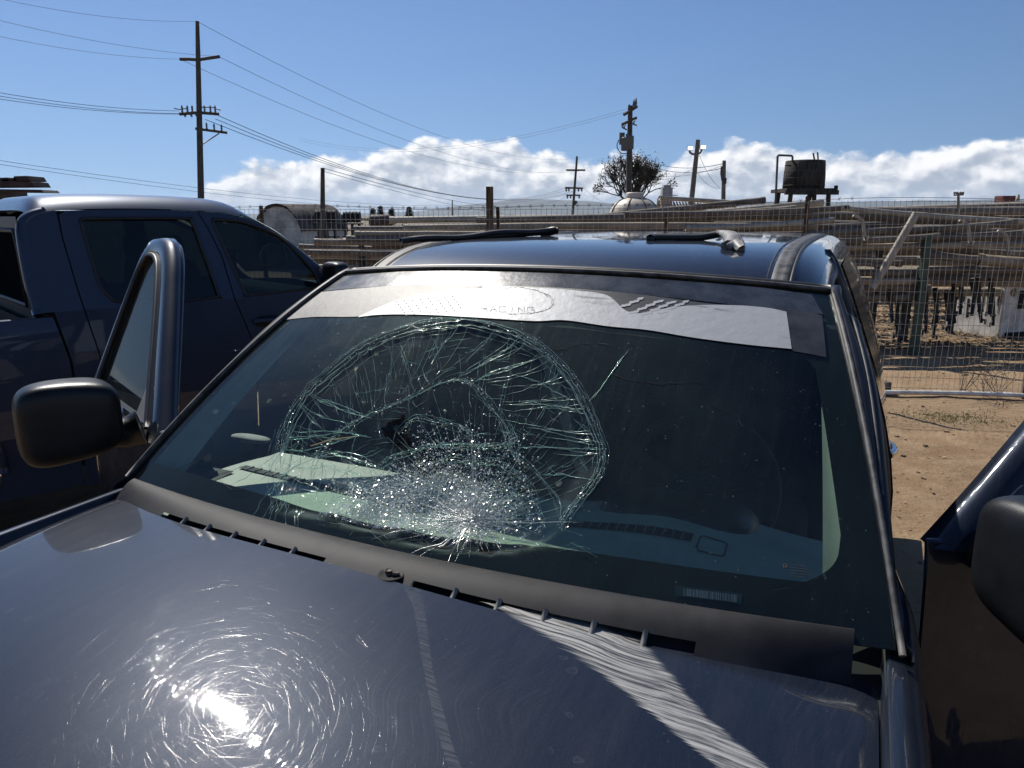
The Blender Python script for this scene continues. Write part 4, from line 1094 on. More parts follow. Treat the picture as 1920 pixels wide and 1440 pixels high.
    # front wing
    g = MB(); g.grid(lambda i, j: S(1.605+1.25*i, .16+(.96-.10*i)*j, near)+np.array((0, .10*i*i*(1 if near else -1), 0)), 24, 10, flip=not near, skip=lambda i, j: math.hypot(1.605+1.25*i-2.0, .16+.96*j-.22) < .47)
    g.build('front_wing', M['paint2'], truck2)
# roof skin: outline points carried across with a crown; the front part of the outline is the windscreen
RL = roofline(46)
def skinrow(p, j):
    a, z = p; n = S(a, z, True)[1]; y = n+(WID-2*n)*j
    s = 2*j-1
    fr = sstep(a, .80, 1.05)
    cr = (.098*(1-fr)+.02*fr)*(1-abs(s)**6.5); fwd = .16*sstep(a, .85, 1.1)*(1-s*s)
    return np.array((a+fwd, y, z+cr*sstep(a, -.50, -.36)))
kk = max(i for i, p in enumerate(RL) if p[0] < .86)
g = MB(); g.grid(lambda i, j: skinrow(RL[round(i*kk)], (1-math.cos(math.pi*j))/2), kk, 40, flip=True); g.build('roof', M['paint2'], truck2)
g = MB(); m_ = len(RL)-1-kk; g.grid(lambda i, j: skinrow(RL[kk+round(i*m_)], .02+.96*j), m_, 24, flip=True); g.build('windscreen', M['tint_glass'], truck2)
# rear wall of the cab with its window
g = MB()
RO = [(-.0, 1.13), (0, 1.30), (-.005, 1.52), (.01, 1.63), (.06, 1.68)]
wall = [np.array((-.50, S(0, 1.12, True)[1], 1.0))]+[S(a, z, True) for a, z in DRIP[1:5]]
wall2 = [np.array((p[0], WID-p[1], p[2])) for p in wall[::-1]]
hole = [(.17, 1.16), (.20, 1.50), (.26, 1.60), (WID-.26, 1.60), (WID-.20, 1.50), (WID-.17, 1.16)]
hole3 = [np.array((-.503, y, z)) for y, z in hole]
flat = [np.array((-.503, p[1], p[2])) for p in wall+wall2]
g.poly(flat, [hole3]); cr = g.build('cab_rear_wall', M['rubber'], truck2, smooth=False)
g = MB(); g.poly([p+np.array((.004, 0, 0)) for p in hole3]); g.build('rear_window', plain('dark_rear_glass', (.008, .012, .012), .9, spec=0), cr, smooth=False)
g = MB(); g.tube([p for p in hole3], .014, 6, closed=True); g.build('window_rubber', M['rubber'], cr)
for near in (True, False):
    g = MB(); g.tube([S(a, z, near, -.030)+np.array((.02, 0, 0)) for a, z in smooth_path(DRIP[:6], 24)], .034, 10); g.build('corner_pillar', M['paint2'], truck2)
g = MB(); g.grid(lambda i, j: np.array((-.56-1.5*i, .06+(WID-.12)*j, .50)), 4, 4); g.grid(lambda i, j: np.array((-2.06, .0+WID*j, .16+.94*i)), 4, 4); g.grid(lambda i, j: np.array((-.56, .05+(WID-.1)*j, .6+.50*i)), 4, 4); g.build('bed_floor', M['void'], truck2)
g = MB(); g.grid(lambda i, j: np.array((1.58+1.30*i, .03+.12*i*i+(WID-.06-.24*i*i)*j, 1.115-.10*i-.05*i*i+.05*math.sin(math.pi*j))), 20, 16); g.grid(lambda i, j: np.array((2.88+.05*math.sin(math.pi*j), .14+(WID-.28)*j, .96-.8*i)), 6, 10); g.build('bonnet', M['paint2'], truck2)
for y in (.45, 1.29):
    g = MB(); g.sellip((.78, y, .78), (.5, .5, .22), .5); st = g.build('seat', M['seat'], truck2)
    g = MB(); g.sellip((.50, y, 1.08), (.16, .48, .62), .5); g.sellip((.46, y, 1.46), (.10, .27, .19), .6); g.build('backrest', M['seat'], st)
g = MB(); g.box((-.12, WID/2, 1.0), (.16, 1.35, .62)); g.box((.15, WID/2, .78), (.5, 1.35, .2)); g.build('rear_bench', M['seat'], truck2, bevel=.04)
g = MB(); g.box((1.38, WID/2, 1.02), (.34, 1.5, .22)); g.build('dashboard', M['dash'], truck2, bevel=.05)
g = MB(); g.tube([np.array((1.12+.05*math.sin(a), 1.29+.18*math.cos(a), 1.12+.17*math.sin(a))) for a in np.linspace(0, 2*math.pi, 32, endpoint=False)], .014, 8, closed=True); g.build('steering_wheel', M['plastic'], truck2)
g = MB(); g.grid(lambda i, j: np.array((-.48+2.1*i, .05+(WID-.1)*j, .44)), 4, 4); g.build('floor_pan', M['void'], truck2)

# ================================================================== ground
m, N = newmat('dry_dirt'); co = N.obj()
b1 = N.noise(co, .35, 5, .6); b2 = N.noise(co, 4.5, 8, .68); b3 = N.noise(co, 45, 5, .7)
c = N.mix(N.step(b1, .35, .66), (.22, .145, .083), (.32, .222, .135))
c = N.mix(N.m('MULTIPLY', N.step(b2, .40, .66), .55), c, (.35, .26, .165))
c = N.mix(N.m('MULTIPLY', N.step(b3, .55, .75), .5), c, (.15, .10, .062))
tw = N.n('TexWave', {'Vector': N.mapv(co, rot=(0, 0, .5)), 'Scale': 5.5, 'Distortion': 6., 'Detail': 3.}, bands_direction='X')
h = N.m('ADD', N.m('MULTIPLY', b2, .8), N.m('ADD', N.m('MULTIPLY', b3, .25), N.m('MULTIPLY', tw, N.m('MULTIPLY', N.step(N.noise(co, .8, 2), .5, .62), .05))))
M['dirt'] = out(m, N, N.n('BsdfPrincipled', {'Base Color': c, 'Roughness': .95, 'Specular IOR Level': .15, 'Normal': N.bump(h, .05, .9)}))
def gz(x, y):
    return .035*mnoise.noise((x*.7, y*.7, 0))+.02*mnoise.noise((x*2.3, y*2.3, 4))+.010*mnoise.noise((x*7, y*7, 2))
g = MB()
def gp_(i, j):
    x, y = -9+26*i, -6+30*j; e = min(min(i, 1-i), min(j, 1-j))*12
    return np.array((x, y, gz(x, y)*min(1, e)-.05*(1-min(1, e))))
g.grid(gp_, 260, 300, flip=False)
tag(g.build('ground', M['dirt']), kind='structure')
g = MB(); 
ringr = [60, 200, 800, 3000, 14000]
def fg(i, j):
    a = 2*math.pi*i; k = int(round(j*5)); rr = [6, 60, 220, 900, 3500, 16000][k]; return np.array((4+rr*math.cos(a), 9+rr*math.sin(a), -.045-(0 if k < 2 else .02*k)))
g.grid(fg, 64, 5); tag(g.build('field', plain('far_field', (.20, .16, .10), .95, scale=.02, var=.4)), kind='structure')

# ================================================================== fence
M['wire'] = plain('galvanised_wire', (.34, .34, .33), .5, metal=.35, var=.2, scale=3)
M['weather_wood'] = plain('weathered_wood', (.155, .125, .095), .9, var=.5, scale=6, vscale=(8, 8, 1), bump=.004, bscale=30)
M['green_steel'] = plain('green_painted_steel', (.045, .085, .06), .5, var=.3)
M['rust'] = plain('rusty_steel', (.10, .06, .042), .75, var=.5, scale=9)
def fence_y(x): return 7.56-.134*x
def fence_z(x): return 1.762+.065*sstep(x, .5, 3.5)
fence = empty('wire_fence', (2.5, fence_y(2.5), 0), label='long welded wire mesh fence with square openings in front of the pipe stacks', cat='fence')
g = MB(); x = -5.0; k = 0
def fxy(x, z): 
    return np.array((x+.006*math.sin(z*4+x*3), fence_y(x)+.02*mnoise.noise((x*.9, z*1.2, 3)), z))
while x < 9.5:
    zt = fence_z(x)+.004*math.sin(k*2.1)
    g.tube([fxy(x+rnd.gauss(0, .002), z) for z in (.03, .45, .9, 1.35, zt)], .0023, 3, cap=False); x += .0508; k += 1
for z in np.arange(.06, 1.80, .1016):
    g.tube([fxy(x, z*(fence_z(x)/1.80)) for x in np.arange(-5, 9.51, .25)], .0024, 3, cap=False)
g.build('wire_mesh', M['wire'], fence)
g = MB()
g.tube([fxy(x, fence_z(x)+.012+.012*math.sin(x*2.2)) for x in np.arange(-5, 9.51, .2)], .003, 4)
x = -5
while x < 3.2:
    p = fxy(x, fence_z(x)+.012+.012*math.sin(x*2.2))
    g.tube([p+np.array((-.012, 0, -.016)), p+np.array((.012, 0, .018))], .0022, 3); g.tube([p+np.array((.012, .003, -.016)), p+np.array((-.012, .003, .018))], .0022, 3); x += .115
g.build('barbed_wire', M['rust'], fence)
M['alu'] = plain('weathered_aluminium', (.38, .335, .265), .55, metal=.1, var=.2, scale=7, vscale=(1, 1, 1), bump=.0006, bscale=20)
M['alu2'] = plain('dusty_tan_pipe', (.32, .26, .185), .65, var=.25, scale=5, bump=.0006, bscale=20)
M['alu3'] = plain('dark_weathered_pipe', (.17, .14, .11), .7, var=.3, scale=5, bump=.0006, bscale=20)
M['white_pvc'] = plain('white_pipe', (.68, .66, .62), .5, var=.25, scale=8)
g = MB(); g.tube([np.array((x, fence_y(x)-.05+.01*math.sin(x*2), .035+gz(x, fence_y(x)))) for x in np.arange(1.5, 9.6, .4)], .022, 8)
tag(g.build('white_pipe', M['white_pvc'], None, loc=(5, fence_y(5), 0)), 'thin white pipe lying along the foot of the wire fence', 'pipe')
def post(px, ytop, Y, r_, mat, lean=0, sides=10, name='post', sq=None):
    t_ = aty(px, ytop, Y); g = MB(); b = np.array((t_[0]+lean, Y, -.1))
    g.tube([b, lerp(b, t_, .5)+np.array((.004, 0, 0)), t_], [r_*1.05, r_, r_*.97], sides, sq=sq); return g.build(name, mat, fence)
post(918, 350, fence_y(-.25)+.06, .040, M['weather_wood'], sides=8); post(1515, 368, fence_y(2.8)+.05, .022, M['rust'])
post(933, 388, fence_y(-.15)+.12, .018, M['rust'], lean=.05); post(489, 386, fence_y(-2.6)+.05, .022, M['weather_wood'])
post(2080, 362, fence_y(5.6)+.05, .03, M['weather_wood']); post(1250, 400, fence_y(1.5)+.05, .02, M['rust'])
post(1975, 372, fence_y(5.1)+.04, .022, M['rust'])
# concrete block and sticks at the foot of the fence
g = MB(); c = atz(1652, 725, .06); g.box((c[0]-.05, c[1]+.05, .05), (.30, .12, .10), rz=.1)
tag(g.build('wood_block', M['weather_wood'], None, loc=(c[0], c[1], 0), bevel=.006), 'short pale wooden block lying against the foot of the fence', 'block')

# ================================================================== irrigation pipes
PG = 'irrigation pipes stacked behind the fence'
PL = 'weathered grey irrigation pipe lying in the long stack behind the fence'
def pipe(a, b, r_, mat, sag=0., label=PL, group=PG, collar=True, n=9, hook=0):
    a, b = np.array(a), np.array(b); c = (a+b)/2
    P = [lerp(a, b, i/n)+np.array((0, 0, -sag*4*(i/n)*(1-i/n)+rnd.gauss(0, .0015))) for i in range(n+1)]
    r_ *= .76; g = MB(); g.tube(P, r_, 10, cap=False)
    d = (b-a)/np.linalg.norm(b-a)
    for e, s in ((P[0], 1), (P[-1], -1)):
        g.tube([e-d*.002*s, e+d*s*.012], [r_*.86, r_*.86], 10, cap=True)
        if collar: g.tube([e-d*.004*s, e+d*s*.06], r_*1.10, 10, cap=False)
    if hook:
        e = P[-1]; up = np.array((.06, 0, .10)); g.tube([e-d*.05, e-d*.05+up*.5, e-d*.02+up*1.2, e+d*.05+up*1.3], r_*.42, 6)
    return tag(g.build('irrigation_pipe', mat, None, loc=c), label, 'pipe', group)
mats = [M['alu'], M['alu2'], M['alu3'], M['alu3']]
def pxpipe(x0, y0, x1, y1, Y, r_, mat=None, sag=0., Y1=None, **kw):
    return pipe(aty(x0, y0, Y), aty(x1, y1, Y1 or Y), r_, mat or rnd.choice(mats), sag, **kw)
# near stack, read off the photograph row by row (right half)
for a in ((1180,402,1590,390,9.6,.045), (1590,390,1990,418,9.6,.045), (1560,403,2060,432,9.9,.075), (1440,400,1565,388+10,10.2,.04), (1300,428,1562,413,9.5,.05), (1370,452,1700,431,9.4,.055), (1700,431,1905,416,9.4,.055),
          (1535,453,1760,444,9.3,.055), (1725,446,1925,437,9.4,.06), (1550,465,1940,457,9.35,.055), (1557,478,1640,476,9.3,.03), (1728,464,1990,480,9.5,.055), (1562,491,1690,494,9.35,.05),
          (1570,498,1655,498,9.3,.03), (1735,476,1860,488,9.35,.07), (1850,486,2080,500,9.35,.09), (1560,508,1740,510,9.4,.06), (1562,523,1738,526,9.35,.065), (1564,539,1742,541,9.4,.065), (1560,556,1738,556,9.4,.06),
          (1640,520,1990,516,9.9,.07), (1740,508,1990,508,9.8,.07), (1560,430,1960,436,10.3,.08), (1500,470,1960,470,10.2,.08), (1540,440,1800,450,10.0,.06), (1560,488,1960,492,10.3,.08), (1540,545,1900,548,10.4,.08), (1540,528,1960,530,10.3,.07)):
    x0, y0, x1, y1, Y, r_ = a
    pxpipe(x0-rnd.uniform(0, 20), y0, x1, y1, Y, r_, sag=rnd.uniform(-.02, .03), hook=1 if rnd.random() < .15 else 0)
# the same stack where it runs on behind the cab, and the rows stacked further back
for k in range(46):
    y = 412+k*2.7+rnd.gauss(0, 2); Y = rnd.uniform(9.6, 11.2)
    x0 = rnd.uniform(700, 1050) if y < 452 else rnd.uniform(540, 700); x1 = x0+rnd.uniform(520, 900)
    sl_ = rnd.gauss(-.008, .010)
    if y > 520: continue
    pxpipe(x0, y, min(x1, 1700), y+sl_*(min(x1, 1700)-x0), Y, rnd.uniform(.045, .075), sag=rnd.uniform(-.03, .03))
for k in range(16):                                       # rising brown bundle ahead of the roof
    x0 = 1010+rnd.uniform(-30, 120); y0 = 452-k*2.4
    pxpipe(x0, y0, x0+rnd.uniform(350, 560), y0-rnd.uniform(14, 46), rnd.uniform(11, 13), rnd.uniform(.05, .085), mat=rnd.choice([M['alu2'], M['alu3'], M['alu']]))
for k in range(40):                                       # far upper rows at the right
    y = 377+k*1.8+rnd.gauss(0, 2); Y = rnd.uniform(13, 19); x0 = rnd.uniform(1230, 1650); x1 = x0+rnd.uniform(450, 800)
    y0 = max(y, 382+(1920-x0)*.035); pxpipe(x0, y0+2, x1, y0-rnd.uniform(-2, 22), Y, rnd.uniform(.06, .10), Y1=Y+rnd.uniform(-2, 2), mat=rnd.choice([M['alu3'], M['alu3'], M['alu2'], M['alu']]))
for k in range(9):                                        # the low rows seen between the two cabs
    y = 428+k*9+rnd.gauss(0, 2); x0 = rnd.uniform(560, 600) if k > 2 else rnd.uniform(640, 700)
    pxpipe(x0, y, x0+rnd.uniform(180, 420), y+rnd.gauss(0, 5), rnd.uniform(9.3, 10), rnd.uniform(.04, .06), mat=rnd.choice([M['alu3'], M['alu2'], M['alu3']]))
ll = pxpipe(1636, 541, 1718, 400, 9.0, .058, mat=M['alu'], label='thick grey pipe leaning steeply across the stack behind the fence', group=None, collar=False)
# rack: posts and cross arms that carry the stack
M['dark_steel'] = plain('dark_steel', (.035, .034, .033), .6, var=.4)
RL_ = 'dark steel rack post standing under the pipe stack'
def rackpost(px, ybase, ytop, w, mat, label, group=None, cat='post', d=.07):
    b = atz(px, ybase, 0); t_ = aty(px, ytop, b[1]); g = MB()
    g.box((b[0], b[1], t_[2]/2), (w, d, t_[2])); g.box((b[0], b[1], .008), (w*1.8, d*2, .016)); g.box((b[0]+w*.5, b[1], t_[2]*.55), (.02, d*1.2, .05))
    return tag(g.build('rack_post', mat, None, loc=(b[0], b[1], 0), smooth=False), label, cat, group)
rackpost(1713, 662, 440, .085, M['green_steel'], 'broad dark green steel post holding the pipe stack behind the fence')
rackpost(1616, 622, 540, .03, M['green_steel'], 'thin pale green stake at the left end of the stack')
rackpost(1691, 640, 556, .11, M['dark_steel'], 'wide dark steel leg under the stack left of the green post')
for px in (686, 850, 1090, 1350, 1530, 1630):
    rackpost(px, 650, 436, .06, M['dark_steel'], RL_, 'dark rack posts under the pipe stack')
for px in (1780, 1960):
    rackpost(px, 628, 500, .06, M['dark_steel'], RL_, 'dark rack posts under the pipe stack')
# dark sprinkler risers hanging under the stack
RG = 'dark sprinkler risers hanging under the stack'
for px, y0, y1 in ((1672,552,605), (1683,556,632), (1696,550,640), (1700,560,612), (1722,548,606), (1737,552,625), (1749,556,637), (1756,548,605), (1774,552,602), (1782,555,618), (1790,540,606), (1800,545,590), (1822,530,592), (1840,528,605), (1856,530,590), (1862,548,640-30)):
    Y = rnd.uniform(9.3, 10.3); a, b = aty(px+rnd.gauss(0, 3), y0-8, Y), aty(px, y1, Y); g = MB()
    b[2] = max(b[2], .05)
    g.tube([a, lerp(a, b, .5)+np.array((rnd.gauss(0, .01), 0, 0)), b], [.032, .026, .020], 8)
    q = b+np.array((rnd.choice((-.05, .05)), 0, .03)); g.tube([b+np.array((0, 0, .04)), q, q+np.array((0, 0, -.05))], .016, 6); g.tube([lerp(a, b, .7), lerp(a, b, .76)], .036, 8)
    tag(g.build('sprinkler_riser', M['dark_steel'], None, loc=b), 'dark sprinkler riser hanging down from the pipe stack behind the fence', 'riser', RG)
for i, (px, y) in enumerate(((1612,394+30), (1882,452), (1810,425+8))):
    c = aty(px, y, 9.2); g = MB(); P = [c+np.array(q) for q in ((-.09, 0, .13), (-.02, 0, .10), (.03, 0, .05), (.06, 0, -.06), (.08, 0, -.14))]
    g.tube(smooth_path(P, 12), .020, 8); g.tube([P[-1], P[-1]+np.array((.03, 0, -.012))], .032, 8)
    tag(g.build('pipe_hook', M['alu'], None, loc=c), ('bent pipe fitting standing up at the left of the stack behind the fence', 'curled pipe fitting at the right end of the stack near the frame edge', 'small bent pipe fitting above the middle of the stack')[i], 'fitting')
# white cabinet at the right
cb = atz(1872, 637, 0); g = MB()
wm = plain('white_fibreglass', (.72, .70, .65), .5, var=.25, scale=5)
ax = [np.array((math.cos(.30), math.sin(.30), 0)), np.array((-math.sin(.30), math.cos(.30), 0)), np.array((0, 0, 1.))]
hgt = aty(1872, 520, cb[1])[2]
o = cb; c_ = cb+ax[0]*.55+ax[1]*.45+ax[2]*hgt/2
cab = empty('white_cabinet', cb, label='white box shaped cabinet with dark drips at the right edge behind the fence', cat='cabinet')
MBx = MB().box(c_, (1.1, .9, hgt), ax); MBx.build('body', wm, cab, bevel=.02, smooth=False)
g = MB(); g.box(c_+ax[2]*(hgt/2+.02), (1.16, .96, .05), ax); g.build('lid', wm, cab, smooth=False)
g = MB(); g.box(cb+ax[0]*.55-ax[1]*.012+ax[2]*.05, (.9, .03, .09), ax); g.box(cb+ax[0]*.45-ax[1]*.012+ax[2]*.55, (.4, .02, .25), ax); g.build('opening', M['void'], cab, smooth=False)
for k in range(9):
    g = MB(); t_ = rnd.uniform(.05, .85); L = rnd.uniform(.10, .38); zt = hgt*rnd.uniform(.55, .98)
    p = cb+ax[1]*t_-ax[0]*.004; g.add([p+ax[2]*zt-ax[1]*.02, p+ax[2]*zt+ax[1]*.025, p+ax[2]*(zt-L)+ax[1]*.012, p+ax[2]*(zt-L)], [(0, 1, 2, 3)]); g.build('tar_drip', M['void'], cab, smooth=False)
b2_ = atz(1835, 612, 0); g = MB(); g.box(b2_+np.array((.1, .3, .22)), (.5, .5, .44), rz=.3); g.box(b2_+np.array((.1, .3, .46)), (.54, .54, .05), rz=.3)
tag(g.build('white_crate', wm, None, loc=b2_, bevel=.015, smooth=False), 'smaller white crate half hidden under the stack beside the white cabinet', 'crate')

# ================================================================== things beyond the pipe stacks
M['pole'] = plain('pole_wood', (.115, .095, .078), .9, var=.45, scale=5, vscale=(6, 6, .6))
M['pole2'] = plain('grey_pole_wood', (.23, .215, .195), .9, var=.35, scale=5, vscale=(6, 6, .6))
M['insul'] = plain('insulator', (.10, .09, .085), .35)
M['wire_black'] = plain('power_wire', (.02, .02, .022), .6)
M['grey_metal'] = plain('grey_metal_can', (.16, .16, .165), .55, metal=.2)
GROUP_W = 'power lines strung between the poles'
def powerline(a, b, sag, r_=.010, n=24, label='thin dark power line sagging between the utility poles', group=GROUP_W):
    a, b = np.array(a), np.array(b); g = MB()
    P = [lerp(a, b, i/n)+np.array((0, 0, -sag*4*(i/n)*(1-i/n))) for i in range(n+1)]
    g.tube(P, r_*.75, 4, cap=False); return tag(g.build('power_line', M['wire_black'], None, loc=(a+b)/2), label, 'power line', group)
# tall pole left
Y = 45.; tp_ = empty('utility_pole', (aty(377, 380, Y)[0], Y, 0), label='tallest wooden utility pole with three crossarms above the parked pickup', cat='utility pole')
pt = aty(370, 40, Y); pb = aty(377, 380, Y); pb = pb+(pb-pt)/(pt[2]-pb[2])*pb[2]
g = MB(); g.tube([pb, lerp(pb, pt, .5), lerp(pb, pt, .86), pt], [.20, .165, .13, .10], 12); g.build('pole', M['pole'], tp_)
def at_pole(y): f_ = (y-380)/(40-380); return lerp(aty(377, 380, Y), pt, f_)
def arm(parent, pts, r_=.07, mat=None): g = MB(); g.tube(pts, r_, 6); return g.build('crossarm', mat or M['pole'], parent)
a1 = arm(tp_, [aty(337, 111, Y-.5), aty(355, 111, Y-.2), aty(372, 112, Y), aty(392, 109, Y+.2), aty(412, 106, Y+.5)], .09)
a2 = arm(tp_, [aty(336, 214, Y-.6), aty(372, 211, Y-.15), aty(411, 214, Y+.3)], .085); a3 = arm(tp_, [aty(366, 241, Y-.15), aty(426, 249, Y+.6)], .075)
def insulator(parent, p, h=.36, r_=.05):
    g = MB(); g.lathe([(.02, 0), (r_, .08), (.03, .12), (r_, .18), (.03, .22), (r_*.9, .28), (.02, h), (0, h)], p, 8); return g.build('insulator', M['insul'], parent)
for x in (342, 352, 361, 384, 395, 404): insulator(a2, aty(x, 212, Y-.3+(x-372)*.012), .42, .075)
for x in (388, 402, 416): insulator(a3, aty(x, 241+(x-366)*.13, Y+.2), .42, .075)
g = MB(); g.tube([aty(379, 271, Y), aty(411, 250, Y+.4)], .035, 6); g.build('brace', M['grey_metal'], tp_)
g = MB(); g.tube([aty(326, 203, Y-.6), aty(336, 205, Y-.5), aty(352, 203, Y-.3)], .03, 5); g.tube([aty(378, 201, Y), aty(398, 201, Y+.2), aty(414, 207, Y+.3)], .03, 5)
for x in (344, 356, 366): g.tube([aty(x, 212, Y-.4), aty(x+4, 219, Y-.4)], .06, 6)
g.build('jumper_wire', M['insul'], tp_)
# far pole to the right on the same line
def far_pole(px, ytop, ybot, Y, r_, arms, label, lean=0, mat=None, name='utility_pole'):
    t_, b = aty(px+lean, ytop, Y), aty(px, ybot, Y); b = b+(b-t_)/(t_[2]-b[2])*b[2]
    e = empty(name, (b[0], Y, 0), label=label, cat='utility pole'); g = MB(); g.tube([b, lerp(b, t_, .6), t_], [r_*1.2, r_, r_*.8], 10); g.build('pole', mat or M['pole'], e)
    for (x0, y0, x1, y1, rr) in arms: arm(e, [aty(x0, y0, Y-.4), lerp(aty(x0, y0, Y-.4), aty(x1, y1, Y+.4), .5), aty(x1, y1, Y+.4)], rr)
    return e, t_
Yf = 110.
fp, fpt = far_pole(1073, 293, 408, Yf, .17, [(1062,319,1097,319,.13), (1060,352,1093,353,.13), (1062,366,1088,366,.11)], 'far thin utility pole with three crossarms left of the round tank', lean=9)
g = MB()
for x in (1061, 1066, 1084, 1090): g.tube([aty(x, 352, Yf), aty(x+1, 359, Yf)], .12, 5)
for x in (1064, 1070, 1086): g.tube([aty(x, 366, Yf), aty(x, 372, Yf)], .12, 5)
g.tube([aty(1077, 378, Yf), aty(1081, 382, Yf)], .3, 6); g.build('insulator', M['insul'], fp)
# dark post with wires on the left, plain posts
e, dpt = far_pole(605, 315, 412, 26., .085, [], 'bare dark post standing over the curved shelter', mat=M['pole'])
g = MB(); g.tube([aty(602, 330, 25.95), aty(602, 405, 25.95)], .02, 5); g.build('conduit', M['insul'], e)
far_pole(848, 375, 412, 70., .06, [], 'very thin distant pole above the pipes between two conifers and the far pole')
# transformer pole
Yt = 55.; tf, tft = far_pole(1178, 198, 392, Yt, .20, [(1170,215,1194,200,.11), (1167,233,1193,221,.10)], 'dark utility pole carrying two grey transformer cans before the bare tree', lean=4)
for x, y in ((1172,262), (1181,259)):
    c = aty(x, y+8, Yt-.3); g = MB(); g.lathe([(0, -.45), (.26, -.45), (.28, -.40), (.28, .36), (.29, .38), (.24, .44), (0, .45)], c, 14); g.tube([c+np.array((.08, 0, .42)), c+np.array((.08, 0, .68))], .05, 6); g.tube([c+np.array((-.10, 0, .42)), c+np.array((-.10, 0, .66))], .05, 6)
    g.build('transformer', M['grey_metal'], tf)
g = MB(); g.box(aty(1166, 260, Yt), (.35, .3, .8)); g.build('switch_box', M['grey_metal'], tf, smooth=False)
for x, y in ((1188,206), (1192,203), (1179,214)):
    insulator(tf, aty(x, y, Yt), .75, .11)
g = MB()
for x, y in ((1169,232), (1173,234), (1186,224), (1191,226)): g.tube(smooth_path([aty(x, y, Yt), aty(x-3, y+3, Yt), aty(x-1, y+8, Yt), aty(x+3, y+9, Yt)], 8), .05, 5)
g.tube(smooth_path([aty(1160, 262, Yt), aty(1157, 275, Yt), aty(1165, 287, Yt), aty(1178, 288, Yt)], 14), .035, 5); g.build('lead_wire', M['insul'], tf)
# floodlight pole
Yl = 45.; lp, lpt = far_pole(1296, 262, 380, Yl, .15, [], 'grey leaning pole with two bright white floodlights on a bracket', lean=13, mat=M['pole2'])
g = MB(); g.tube(smooth_path([aty(1293, 280, Yl), aty(1294, 286, Yl), aty(1300, 289, Yl), aty(1312, 287, Yl), aty(1316, 280, Yl)], 16), .06, 6); g.build('bracket', M['grey_metal'], lp)
m, N = newmat('lit_floodlight'); M['lamp'] = out(m, N, N.n('Emission', {'Color': (1, .98, .95), 'Strength': 1.6}))
for x, y in ((1294,278), (1318,276)):
    c = aty(x, y, Yl-.1); g = MB(); g.box(c, (.34, .14, .24)); h_ = g.build('floodlight', M['grey_metal'], lp, smooth=False)
    g = MB(); g.box(c+np.array((0, -.08, 0)), (.30, .02, .20)); g.build('lens', M['lamp'], h_, smooth=False)
e, spt = far_pole(1356, 301, 380, 42., .12, [], 'short grey service pole right of the floodlight pole', lean=2, mat=M['pole2'])
g = MB(); g.tube([aty(1353, 312, 41.9), aty(1352, 325, 41.9), aty(1354, 340, 41.9)], .05, 6); g.box(aty(1358, 339, 41.9), (.2, .2, .3)); g.build('service_drop', M['insul'], e)
# power lines
for x0, y0, x1, y1, ya, yb, s in ((-260,-70, 366, 40, 45, 45, .55), (-300,-45, 412, 106, 45, 45, .5), (-300,-8, 340, 111, 45, 45, .5)):
    powerline(aty(x0, y0, 30), aty(x1, y1, yb), s, .011)
for (x1, y1), (x2, y2) in (((373,42), (1082,297)), ((412,107), (1096,319)), ((340,112), (1063,319))):
    powerline(aty(x1, y1, Y), aty(x2, y2, Yf), 2.4, .016)
for x1, y1, x0, y0 in ((336,208,-300,110), (340,213,-300,118), (344,214,-300,128)):
    powerline(aty(x0, y0, 32), aty(x1, y1, Y), .45, .020)
for (x1, y1), (x2, y2) in (((410,217), (1061,352)), ((404,223), (1075,352)), ((385,224), (1092,353))):
    powerline(aty(x1, y1, Y), aty(x2, y2, Yf), 2.9, .026)
for y0, y1 in ((290, 349), (297, 357)):
    powerline(aty(-300, y0-36, 30), aty(1065, y1+15, Yf), 2.1, .016, label='low power line running behind the parked pickup towards the far pole', group='low lines across the left half of the sky')
powerline(dpt, aty(1065, 366, Yf), 1.5, .014); powerline(dpt+np.array((0, 0, -.1)), aty(1062, 400, 90), .8, .012)
for dy in (0, 5): powerline(aty(560, 258+dy, 90), aty(1172, 205+dy, Yt), 1.9, .013, label='faint distant line crossing the sky towards the transformer pole', group='faint lines left of the transformer pole')
for y0, y1, s in ((287, 307, .55), (293, 315, .6)): powerline(aty(1183, y0, Yt), aty(1355, y1, 42), s, .028, label='thick cable sagging from the transformer pole to the short service pole', group='thick cables right of the transformer pole')
for x0, y0, x1, y1 in ((1311,290,1350,352), (1308,325,1352,353), (1220,335,1300,316), (1226,330,1355,310)): powerline(aty(x0, y0, 44), aty(x1, y1, 44), .25, .014, label='thin slack guy wire near the floodlight pole', group='slack wires around the floodlight pole')
powerline(aty(1095, 352, Yf), aty(1130, 378, 100), .2, .02); powerline(aty(1095, 366, Yf), aty(1160, 348, 70), .4, .016)
# round water tank with straps
Yk = 24.; c = aty(1189, 400, Yk); c[2] = 0; rr = .80; hh = 1.62
tk = empty('round_tank', c, label='cream domed plastic tank with a wide lid and straps behind the pipes', cat='tank')
m_t = plain('cream_plastic', (.56, .50, .40), .5, var=.2, scale=2)
prof = [(0, .02), (rr, .02), (rr*1.0, hh)]+[(.20+(rr-.20)*math.cos(a), hh+.62*math.sin(a)) for a in np.linspace(.05, 1.45, 12)]+[(.28, hh+.66)]
g = MB(); g.lathe(prof, c, 36); g.build('shell', m_t, tk)
g = MB(); g.lathe([(.27, hh+.62), (.28, hh+.76), (.25, hh+.79), (0, hh+.80)], c, 24); g.build('lid', m_t, tk)
for k in range(8):
    a = k*math.pi/4+.35; g = MB(); P = [c+np.array(((q[0]+.012)*math.cos(a), (q[0]+.012)*math.sin(a), q[1])) for q in prof[1:-1]]; g.tube(P, .018, 5); g.build('strap', M['rust'], tk)
